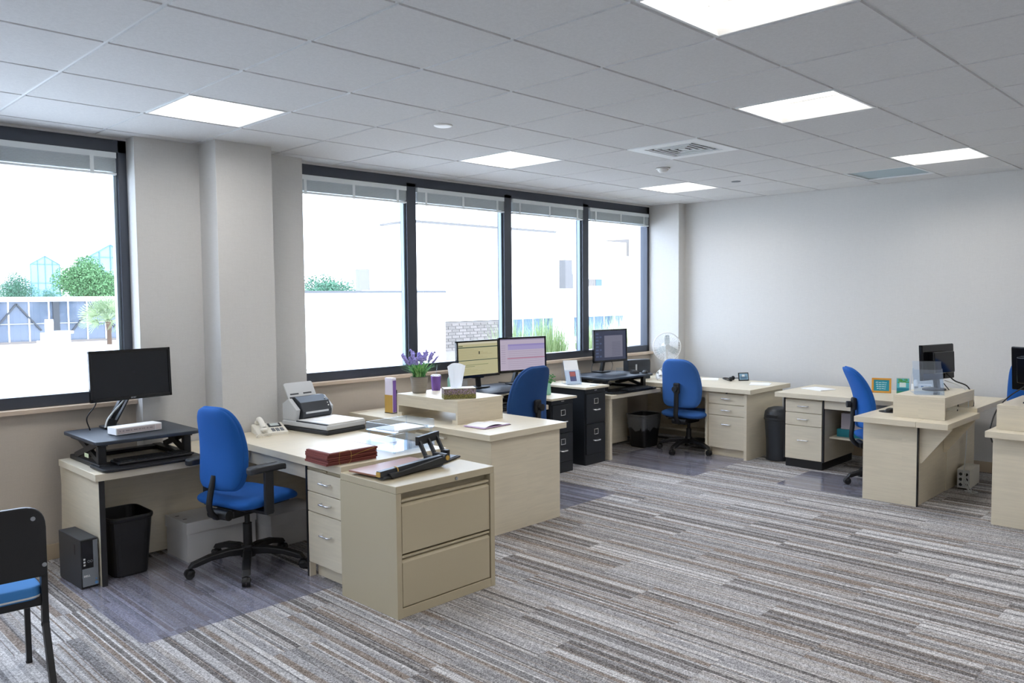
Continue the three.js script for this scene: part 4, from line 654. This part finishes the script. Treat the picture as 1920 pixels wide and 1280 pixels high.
{ const t = thing('return_desk', 'beige return desk with bracketed overhang and solid panel facing the open floor', 'desk', [4.4, 0, -.4]), X = (v) => v - 4.4, Z = (v) => v + .4;
  part(t, 'desk_top', [bx(X(3.99), X(4.82), .64, .685, Z(-.73), Z(-.265), .003)], m.laminate); part(t, 'top_extension', bx(X(3.99), X(4.82), .64, .685, Z(-.264), Z(-.04), .003), m.laminate); part(t, 'end_panel', bx(X(4.11), X(4.14), 0, .64, Z(-.70), Z(-.29), .001), m.laminate); part(t, 'edge_strip', bx(X(4.11), X(4.14), 0, .64, Z(-.29), Z(-.283), 0), m.edgeBlack, 'black vertical edge'); part(t, 'modesty_panel', bx(X(4.14), X(4.83), 0, .64, Z(-.31), Z(-.29), .001), m.laminate);
  for (const x of [4.15, 4.75]) part(t, 'bracket', ext(poly([[0, 0], [0, -.3], [.02, -.3], [.23, -.02], [.23, 0]]), .02, 0).rotateY(-Math.PI / 2).translate(X(x) + .02, .64, Z(-.288)), m.laminate); }
{ const t = thing('desk_riser', 'beige riser box on the bracketed return desk under the turned monitor', 'shelf riser', [4.55, .685, -.31]); part(t, 'front_board', bx(-.36, -.34, 0, .1518, -.19, .19, .001), m.laminate); part(t, 'shelf_top', bx(-.36, .4, .152, .174, -.19, .19, .002), m.laminate); part(t, 'side_rail', bx(-.34, .4, .09, .152, .17, .188, .001), m.laminate); part(t, 'end_board', bx(.38, .4, 0, .152, -.19, .19, .001), m.laminate); }
{ const t = thing('monitor', 'black monitor turned away on the riser near the end wall', 'monitor', [4.72, .859, -.36], 0); panelOf(t, .45, .29, -.02, .235, .02, m.screenOff, .06, .05, 2.9); part(t, 'stand', [bar([.02, 0, .02], [.0, .2, .0], .07, .03), lathe([[0, 0], [.11, 0], [.11, .01], [.03, .02], [0, .02]]).scale(1, 1, .8)], m.black); part(t, 'cable', [tube([[.05, .16, .06], [.1, .08, .12], [.2, .02, .2], [.22, -.12, .24], [.12, -.25, .22], [-.1, -.24, .2]], .0055, 40), tube([[.08, .05, .05], [.05, -.08, .16], [.12, -.14, .15], [.05, -.2, .16]], .004, 30)], m.cable); part(t, 'pale_cable', tube([[.06, .08, .06], [.14, -.0, .2], [.12, -.3, .22], [.16, -.6, .2], [.2, -.8, .17]], .004, 40), m.cableW); }
{ const t = thing('brochure_holder', 'empty clear brochure holder leaning on the riser in front of the turned monitor', 'brochure holder', [4.4, .859, -.31], -1.1), w = .21; part(t, 'back_plate', bx(-w / 2, w / 2, 0, .29, -.002, .002, 0).rotateX(-.5).translate(0, 0, .06), m.acrylic); part(t, 'pocket', [bx(-w / 2, w / 2, 0, .2, .03, .034, 0).rotateX(-.5).translate(0, 0, .06), bx(-w / 2, w / 2, 0, .004, -.14, .1, 0)], m.acrylic); for (const k of [-1, 1]) part(t, 'side_leg', [bar([k * w / 2, 0, -.14], [k * w / 2, .2, -.03], .006), bar([k * w / 2, .0, .06], [k * w / 2, .2, -.03], .006)], m.acrylic); }
{ const t = thing('quote_frame', 'orange-framed teal sign with white handwriting on the end-wall desk', 'photo frame', [5.4, .72, -1.03], -1.25); part(t, 'frame', [bx(-.085, .085, .0, .018, -.006, .008, .003), bx(-.085, .085, .122, .14, -.006, .008, .003), bx(-.085, -.067, 0, .14, -.006, .008, .003), bx(.067, .085, 0, .14, -.006, .008, .003)].map(g => g.rotateX(-.12)), M(0xd99a3a, .5)); part(t, 'card', bx(-.07, .07, .015, .125, -.002, .002, 0).rotateX(-.12), M(0xffffff, .6, { map: canvasTex(128, 96, (c, w, h) => { c.fillStyle = '#1f8da0'; c.fillRect(0, 0, w, h); c.strokeStyle = '#e8f6f6'; c.lineWidth = 3; for (let r = 0; r < 4; r++) { c.beginPath(); for (let i = 0; i < 22; i++) { const x = 18 + r * 3 + i * (92 - r * 6) / 22, y = 24 + r * 17 + (i % 2 ? 4 : -4) * ((i * 7 % 5) / 4); if (i && i % 6) c.lineTo(x, y); else c.moveTo(x, y); } c.stroke(); } }) })); part(t, 'foot', bx(-.03, .03, 0, .01, -.05, .0, .001), m.dark); }
{ const t = thing('photo_block', 'glass photo block with a green and blue seaside picture on the end-wall desk', 'photo frame', [5.47, .72, -.86], -1.2); part(t, 'block', bx(-.055, .055, 0, .145, -.012, .012, .002), M(0xcfeee8, .05, { transmission: .9, thickness: .02 })); part(t, 'picture', bx(-.052, .052, .004, .141, .0122, .013, 0), M(0xffffff, .3, { map: canvasTex(64, 96, (c, w, h) => { c.fillStyle = '#58b6c4'; c.fillRect(0, 0, w, h); c.fillStyle = '#4f9a52'; for (let i = 0; i < 30; i++) c.fillRect(rnd() * 56, rnd() * 26, 10, 6); c.fillStyle = '#dff0ee'; c.fillRect(14, 26, 34, 30); c.fillStyle = '#1f7f97'; c.fillRect(0, 62, w, 22); c.fillStyle = '#2f8d60'; c.fillRect(0, 84, w, 12); }) })); }
{ const t = thing('desk_phone', 'white and blue telephone next to the glass photo block', 'telephone', [5.6, .72, -.73], -1.2); part(t, 'base', ext(poly([[-.09, 0], [.09, 0], [.09, .02], [-.09, .08]]), .17, .005, 2).rotateY(-Math.PI / 2).translate(.085, 0, 0), m.white); part(t, 'handset', tube([[-.055, .09, -.07], [-.055, .11, 0], [-.055, .06, .075]], .018, 12, 8), m.white); for (let i = 0; i < 9; i++) part(t, 'key', bx(-.01 + (i % 3) * .03, .014 + (i % 3) * .03, 0, .008, 0, .016, .001).rotateX(.3).translate(0, .062 - (i / 3 | 0) * .011, -.02 + (i / 3 | 0) * .03), M(0x4778b0, .5)); }
single('paper_stack', 'white papers on a dark pad on the end-wall desk', 'paper', [bx(-.13, .13, 0, .004, -.1, .1, 0), bx(-.13, .12, .004, .008, -.1, .1, 0).rotateY(.05)], m.paper, [5.3, .72, -1.6], 1.2);
{ const u = thing('mouse', 'black mouse on the bracketed return desk beside the riser', 'mouse', [4.42, .685, -.6], 1); part(u, 'shell', new THREE.SphereGeometry(.05, 16, 10, 0, Math.PI * 2, 0, Math.PI / 2).scale(.62, .65, 1.05), m.black); part(u, 'pad', cyl(.09, .09, .002, 0, -.0005, 0, 28), m.blackMatt); }
taskChair([4.71, .0036, -.74], 38 * D, 'blue task chair seen edge-on at the end-wall desk', { seatY: .45, baseTurn: .35, backW: .42, backH: .53, lean: .12 });
{ const t = thing('chair_mat', 'clear plastic chair mat before the end-wall desk', 'chair mat', [4.46, .0005, -1.08]); part(t, 'sheet', flat(ext(rrect(.7, .74, .05), .003, 0)), m.mat); }
{ const t = thing('power_unit', 'cream power unit with many sockets on the carpet under the overhang', 'power unit', [5.14, 0, -.2], .04); part(t, 'case', bx(-.16, .16, .01, .17, -.05, .05, .003), m.cream); part(t, 'socket_plate', bx(-.164, -.159, .015, .165, -.046, .046, 0), m.lightGrey); for (let i = 0; i < 6; i++) part(t, 'socket', new THREE.CylinderGeometry(.013, .013, .004, 14).rotateZ(Math.PI / 2).translate(-.165, .04 + (i / 2 | 0) * .045, -.022 + (i % 2) * .044), m.black); for (const x of [-.13, .13]) part(t, 'foot', bx(x - .015, x + .015, 0, .01, -.045, .045, 0), m.black);
  for (let i = 0; i < 3; i++) part(t, 'cord', tube([[-.166, .06 + i * .045, -.02 + i * .02], [-.2, .05 + i * .03, .02], [-.19 - i * .03, .01, .04 + i * .02], [-.22, .006, .12 - i * .05], [-.3 + i * .04, .006, .08]], .004, 24), m.cableW); }
// ---------- fifth workstation at the right edge ----------
{ const t = thing('return_desk', 'beige return desk with a riser at the near end of the end-wall row', 'desk', [4.3, 0, .62]), X = (v) => v - 4.3, Z = (v) => v - .62;
  part(t, 'desk_top', bx(X(3.87), X(4.95), .64, .685, Z(.235), Z(.98), .003), m.laminate); part(t, 'end_panel', bx(X(3.97), X(4.0), 0, .64, Z(.262), Z(.95), .001), m.laminate); part(t, 'side_panel', bx(X(4.0), X(4.9), 0, .64, Z(.262), Z(.28), .001), m.laminate); part(t, 'riser_board', bx(X(4.02), X(4.04), .685, .8378, Z(.27), Z(.8), .001), m.laminate); part(t, 'riser_top', bx(X(4.02), X(4.75), .838, .86, Z(.27), Z(.8), .002), m.laminate); part(t, 'riser_side', [bx(X(4.04), X(4.75), .685, .838, Z(.27), Z(.29), .001)], m.laminate); }
{ const t = thing('monitor', 'black monitor standing on the near riser at the edge of the end-wall row', 'monitor', [4.3, .86, .49], 0); panelOf(t, .46, .32, 0, .24, .0, m.screenOff, .06, -.06, 1.15); part(t, 'stand', [bar([.02, 0, .0], [.0, .2, .0], .07, .03), bx(-.1, .1, 0, .012, -.1, .1, .005)], m.black); part(t, 'cable', tube([[-.06, .12, -.1], [-.1, .04, -.19], [-.2, -.05, -.24], [-.28, -.2, -.26], [-.25, -.28, -.25]], .005, 30), m.cable); part(t, 'pale_cable', tube([[.1, .0, -.19], [.0, -.4, -.22], [-.06, -.6, -.22], [0, -.7, -.21]], .004, 24), m.cableW); }
taskChair([5.3, 0, .29], 90 * D, 'blue task chair mostly hidden behind the near riser monitor', { seatY: .54, baseTurn: .5, backH: .54 });

// ---------- outside ----------
const GY = -1.9;
{ const g = struct('ground_roof', bx(-90, 140, GY - .3, GY, -170, -4.3, 0), m.roof, 'flat pale roof outside the windows');
  const marks = [[[0, 682], [95, 677]], [[120, 681], [160, 679]], [[85, 696], [130, 692]], [[0, 712], [95, 735]], [[157, 690], [168, 688]], [[20, 672], [150, 664]]];
  marks.forEach(([a, b], i) => { const f = (p) => { const d = ray(...p), c = camera.position; return c.clone().addScaledVector(d, (GY - c.y) / d.y); }; const A = f(a), B = f(b), dir = B.clone().sub(A), L = dir.length(); const q = part(g, 'roof_seam', bx(-L / 2, L / 2, 0, .03, -.12, .12, 0), i === 5 ? m.brickA : m.grey); q.position.copy(A.add(B).multiplyScalar(.5)); q.position.y = GY; q.rotation.y = Math.atan2(-dir.z, dir.x); }); }
{ // glazed hall
  const z = -75, t = thing('glazed_building', 'long glazed hall with crossed braces beyond the flat roof', 'building', [18, GY, z]), x0 = -16, x1 = 11, h = 3.86;
  part(t, 'roof_band', bx(x0, x1, h - .3, h + .1, -4, .25, 0), m.concrete); part(t, 'back_wall', bx(x0, x1, 0, h, -4, -3.6, 0), M(0x5d5864, .8)); part(t, 'floor_band', bx(x0, x1, 0, .2, -3.6, .15, 0), m.brickA);
  for (let x = x0, i = 0; x < x1; x += 1.52, i++) { part(t, 'mullion', bx(x - .05, x + .05, .2, h - .3, -.1, .1, 0), m.lightGrey); part(t, 'glass_panel', bx(x + .05, x + 1.47, .2, h - .3, -.05, 0, 0), m.hallGlass); part(t, 'inner_bar', [bx(x + .5, x + .56, .2, h - .3, -.6, -.5, 0), bx(x + 1.0, x + 1.05, .2, h - .3, -.6, -.5, 0)], m.dark);
    if (i % 4 === 1) part(t, 'brace', [bar([x - 1.4, .8, .08], [x + .6, h - .5, .08], .13), bar([x + .6, h - .5, .08], [x + 2.4, 1.1, .08], .13)], m.dark); if (i % 4 === 3) part(t, 'column', bx(x + .3, x + .8, .2, h - .3, .01, .16, 0), m.dark); }
  part(t, 'rail', [bx(x0, x1, 1.65, 1.72, -.08, .08, 0), bx(x0, x1, 2.35, 2.45, -1.3, -1.1, 0)], m.grey); part(t, 'dark_bay', [bx(5.2 - 8.0, 7.4 - 8.0, 1.2, 2.5, -3, -2.8, 0), bx(-4.9, -3.9, .2, 3.4, -3, -2.8, 0)], m.winGlass); }
function leafCloud(n, blobs, size) { const pos = []; for (let i = 0; i < n; i++) { const b = blobs[i % blobs.length], u = rr(-1, 1), a = rr(0, 6.283), s = Math.sqrt(1 - u * u), r = Math.pow(rnd(), .35), c = V(b[0] + s * Math.cos(a) * b[3] * r, b[1] + u * b[4] * r, b[2] + s * Math.sin(a) * b[3] * r), d = V(rr(-1, 1), rr(-1, 1), rr(-1, 1)).normalize(), e = V(rr(-1, 1), rr(-1, 1), rr(-1, 1)).cross(d).normalize(), k = size * rr(.6, 1.3); d.multiplyScalar(k); e.multiplyScalar(k * .6); const A = c.clone().sub(d), B = c.clone().add(e), C = c.clone().add(d), E = c.clone().sub(e); for (const q of [A, B, C, A, C, E]) pos.push(q.x, q.y, q.z); } const g = new THREE.BufferGeometry(); g.setAttribute('position', new THREE.Float32BufferAttribute(pos, 3)); g.computeVertexNormals(); return clean(g); }
function tree(px, top, rpx, z, mat, label, n = 5000) { // a broad tree standing behind; crown placed by the roofline it rises over
  const c = atZ(px, 555, z), T0 = atZ(px, top, z), R = Math.abs(atZ(px + rpx, 555, z).x - c.x) , hgt = T0.y - GY; const t = thing('tree', label, 'tree', [c.x, GY, z], 0), bl = [];
  for (let i = 0; i < 9; i++) { const a = i * 2.4, r = i ? R * rr(.3, .65) : 0; bl.push([Math.cos(a) * r, hgt * rr(.5, .74), Math.sin(a) * r, R * rr(.4, .55), hgt * rr(.16, .26)]); } bl.push([0, hgt * .8, 0, R * .5, hgt * .2]);
  part(t, 'trunk', [cyl(R * .07, R * .05, hgt * .55, 0, 0, 0, 10), bar([0, hgt * .4, 0], [R * .4, hgt * .65, 0], R * .05), bar([0, hgt * .4, 0], [-R * .4, hgt * .62, R * .1], R * .05)], m.bark); part(t, 'crown', leafCloud(n * 3, bl, R * .034), mat).userData.kind = 'stuff'; }
tree(165, 478, 62, -100, m.leafA, 'broad bright green tree rising above the glazed hall', 7000); tree(30, 506, 42, -98, m.leafB, 'loose dark green tree left of the glass gable', 3500); tree(232, 488, 36, -104, m.leafC, 'yellow-green tree against the window jamb above the hall', 3000); tree(95, 535, 30, -94, m.leafB, 'low dark tree just above the hall roof', 2500); tree(-75, 500, 50, -112, m.leafA, 'green tree past the left side of the hall', 3000); tree(604, 512, 50, -60, m.leafB, 'dark green tree behind the white wall parapet', 3500); tree(664, 522, 38, -66, m.leafB, 'small dark green tree at the end of the parapet clump', 2000);
for (const [px, top, half, label] of [[87, 480, 25, 'blue glass gabled tower among the trees'], [210, 459, 38, 'pale glass gable behind the broad tree']]) { const z = -125, c = atZ(px, 558, z), T0 = atZ(px, top, z), w = Math.abs(atZ(px + half, 500, z).x - c.x), E0 = atZ(px, top + half * .62, z), t = thing('glass_gable', label, 'building', [c.x, GY, z]), hT = T0.y - GY, hE = E0.y - GY;
  part(t, 'glass', ext(poly([[-w, 0], [w, 0], [w, hE], [0, hT], [-w, hE]]), w * 1.5, 0).translate(0, 0, -w * 1.5), M(0x7fa3c0, .15, { transmission: .4, thickness: 0 })); const fr = []; for (const k of [-1, -.5, 0, .5, 1]) fr.push(bar([k * w, 0, .05], [k * w, hE + (hT - hE) * (1 - Math.abs(k)), .05], w * .05)); fr.push(bar([-w, hE, .05], [0, hT, .05], w * .06), bar([w, hE, .05], [0, hT, .05], w * .06), bar([-w, hE, .05], [w, hE, .05], w * .04), bar([-w, hE * .7, .05], [w, hE * .7, .05], w * .04)); part(t, 'glazing_bars', fr, M(0x44607a, .5)); }
{ // palm
  const z = -68, c = atZ(204, 600, z), t = thing('palm_tree', 'short fan palm before the glazed hall', 'palm', [c.x, GY, z]), h = c.y - GY; part(t, 'trunk', lathe([[0, 0], [.2, 0], [.17, h * .5], [.24, h * .85], [.3, h], [0, h]], 14), M(0x4c3a2e, .9));
  for (let i = 0; i < 46; i++) { const a = rr(0, 6.283), tilt = Math.acos(rr(-.35, 1)), L = rr(1.1, 1.55), g = [bx(-.015, .015, 0, .75, -.01, .01, 0)]; for (let k = -5; k <= 5; k++) g.push(new THREE.PlaneGeometry(.045, .85).translate(0, .42, 0).rotateZ(k * .2).translate(0, .75, 0)); const fan = mergeGeometries(g.map(clean)).scale(L, L, L).rotateY(rr(0, 3.14)).rotateX(tilt).rotateY(a).translate(0, h, 0); part(t, 'frond', fan, i % 2 ? m.palmA : m.palmB); } }
{ const c = atZ(105, 642, -66), t = thing('rooftop_unit', 'white stepped rooftop equipment before the glazed hall', 'rooftop unit', [c.x, GY, -66]); part(t, 'cabinet', bx(-.2, .9, 0, 1.15, -.5, .5, .02), m.white); part(t, 'cap', bx(-.3, 1.1, 1.1, 1.3, -.6, .6, .02), m.white); part(t, 'stack', bx(-.65, -.2, 0, 2.2, -.3, .3, .03), m.white); part(t, 'steps', [bx(-1.2, -.65, 0, .6, -.4, .4, .02), bx(-.95, -.65, .6, 1.2, -.4, .4, .02)], m.white); }
{ // white building across the court
  const z = -24, X = (px) => atZ(px, 545, z).x, Y = (px, py) => atZ(px, py, z).y, t = thing('white_building', 'long white building with a ribbon of dark windows across the court', 'building', [X(570), GY, z]), o = X(570), P = (x) => x - o;
  part(t, 'wall', bx(-3, P(X(834)), 0, Y(700, 548) - GY, -6, 0, 0), m.concrete); part(t, 'coping', bx(-3, P(X(834)), Y(700, 549) - GY, Y(700, 545) - GY, -6.1, .1, 0), M(0x4b4d50, .8));
  const yb = Y(1000, 597) - GY, yt = Y(1000, 541) - GY; part(t, 'upper_band', bx(P(X(834)), 30, yb, yt, -6, .02, 0), m.concrete); part(t, 'back_wall', bx(P(X(834)), 30, 0, yb, -6, -1.4, 0), m.concrete);
  const b0 = P(X(833)), b1 = P(X(948)), bm = part(t, 'brick_wall', bx(b0, b1, 0, yb - .03, -1.4, -.06, 0), m.mortar); // bricks stand proud of the mortar
  const bw = .42, bh = .13, gA = bx(0, bw - .03, 0, bh - .03, -.06, -.03, 0), gB = bx(0, bw * .5 - .03, 0, bh - .03, -.06, -.03, 0), rows = Math.floor((yb - .05 - 1.3) / bh);
  for (let r = 0; r < rows; r++) for (let x = b0 + .02, i = 0; x < b1 - .1; i++) { const half = i === 0 && r % 2, w = half ? bw * .5 : bw; if (x + w > b1) break; const q = new THREE.Mesh(half ? gB : gA, rnd() < .5 ? m.brickA : m.brickB); q.name = 'brick'; q.position.set(x, yb - .06 - (r + 1) * bh, 0); bm.add(q); x += w; }
  for (let px = 962, i = 0; px < 1225; px += 19, i++) { const a = P(X(px)), b = P(X(px + 16)); if (i === 6 || i === 7 && 0) continue; const w = part(t, 'window', bx(a, b, yb - 1.05, yb - .02, -1.38, -1.3, 0), m.winGlass); part(w, 'window_post', bx(b, P(X(px + 19)), yb - 1.05, yb, -1.4, -1.33, 0), i % 3 === 2 ? m.white : m.lightGrey); }
  for (const px of [1075, 1192]) part(t, 'column', bx(P(X(px)), P(X(px + 8)), 0, yb, -.8, -.3, 0), m.white);
  const u = thing('white_block', 'tall white block with faint edges behind the white building', 'building', [X(740), GY, -34]), Q = (px) => atZ(px, 500, -34).x - X(740), W = (px, py) => atZ(px, py, -34).y - GY;
  part(u, 'wall', bx(Q(775), Q(1040), 0, W(1000, 432), -3, 0, 0), m.concrete); part(u, 'coping', bx(Q(773), Q(1041), W(1000, 434), W(1000, 430), -3, .12, 0), M(0x565452, .8)); part(u, 'pipe_tower', bx(Q(714), Q(733), 0, W(720, 502), -2.4, -2, 0), M(0x6c6a6a, .8));
  const v = thing('stepped_building', 'pale stepped building with small blue windows beside the corner pilaster', 'building', [X(1060), GY, -36]), S = (px) => atZ(px, 500, -36).x - X(1060), U = (px, py) => atZ(px, py, -36).y - GY;
  part(v, 'wall', [bx(S(1066), S(1128), 0, U(1100, 498), -2.5, 0, 0), bx(S(1132), S(1260), 0, U(1150, 452), -3, -.5, 0)], m.concrete); part(v, 'stair_tower', [bx(S(1040), S(1053), 0, U(1046, 488), .4, 1, 0), bx(S(1057), S(1065), 0, U(1060, 514), .2, .5, 0)], M(0x5a5858, .8)); part(v, 'parapet_box', bx(S(1184), S(1215), U(1190, 480), U(1190, 448), -3, .3, 0), M(0x605a55, .8)); for (const [a, b, y0, y1] of [[1104, 1127, 536, 524], [1181, 1222, 538, 520]]) { const w = part(v, 'window', bx(S((a + b) / 2), S(b), U(1150, y0), U(1150, y1), -.02, .08, 0), m.winGlass); part(w, 'window_reveal', bx(S(a), S((a + b) / 2), U(1150, y0), U(1150, y1), -.02, .06, 0), M(0x605a55, .8)); }
}
{ // planter of fountain grass outside the sills
  struct('planter_bed', bx(.9, 10, .2, .45, -6.6, -4.9, 0), m.bark, 'planter bed outside the sill');
  const clump = (x, z, h, n, label, grp) => { const t = thing('grass_clump', label, 'ornamental grass', [x, .45, z], 0, grp), pos = []; for (let i = 0; i < n; i++) { const a = rr(0, 6.283), lean = rr(.1, .7), L = h * rr(.65, 1.1), w = rr(.005, .01), bx0 = rr(-.2, .2), bz0 = rr(-.2, .2), ca = Math.cos(a), sa = Math.sin(a); let prev = null; for (let k = 0; k <= 6; k++) { const s = k / 6, out = lean * s * s * L * .5, y = L * (s - lean * .42 * s * s * s), ww = w * (1 - s * .95), A = [bx0 + ca * out - sa * ww, y, bz0 + sa * out + ca * ww], B = [bx0 + ca * out + sa * ww, y, bz0 + sa * out - ca * ww]; if (prev) pos.push(...prev[0], ...prev[1], ...B, ...prev[0], ...B, ...A); prev = [A, B]; } } const g = new THREE.BufferGeometry(); g.setAttribute('position', new THREE.Float32BufferAttribute(pos, 3)); g.computeVertexNormals(); part(t, 'blades', clean(g), [m.grass, m.leafC][Math.floor(rnd() * 2)]).userData.kind = 'stuff'; };
  for (const [x, z, h] of [[4.85, -5.4, 1.0], [5.65, -5.5, 1.05], [6.45, -5.4, .95], [7.25, -5.5, 1.0], [8.05, -5.4, .95]]) clump(x, z, h, 700, 'tuft of pale fountain grass outside the far panes of the four-pane window', 'fountain grass outside the far panes');
  for (const [x, z, h] of [[1.7, -5.25, .78], [2.35, -5.3, .62]]) clump(x, z, h, 150, 'tuft of low green grass outside the pane next to the pier', 'grass outside the pane next to the pier');
}
renderer.render(scene, camera);
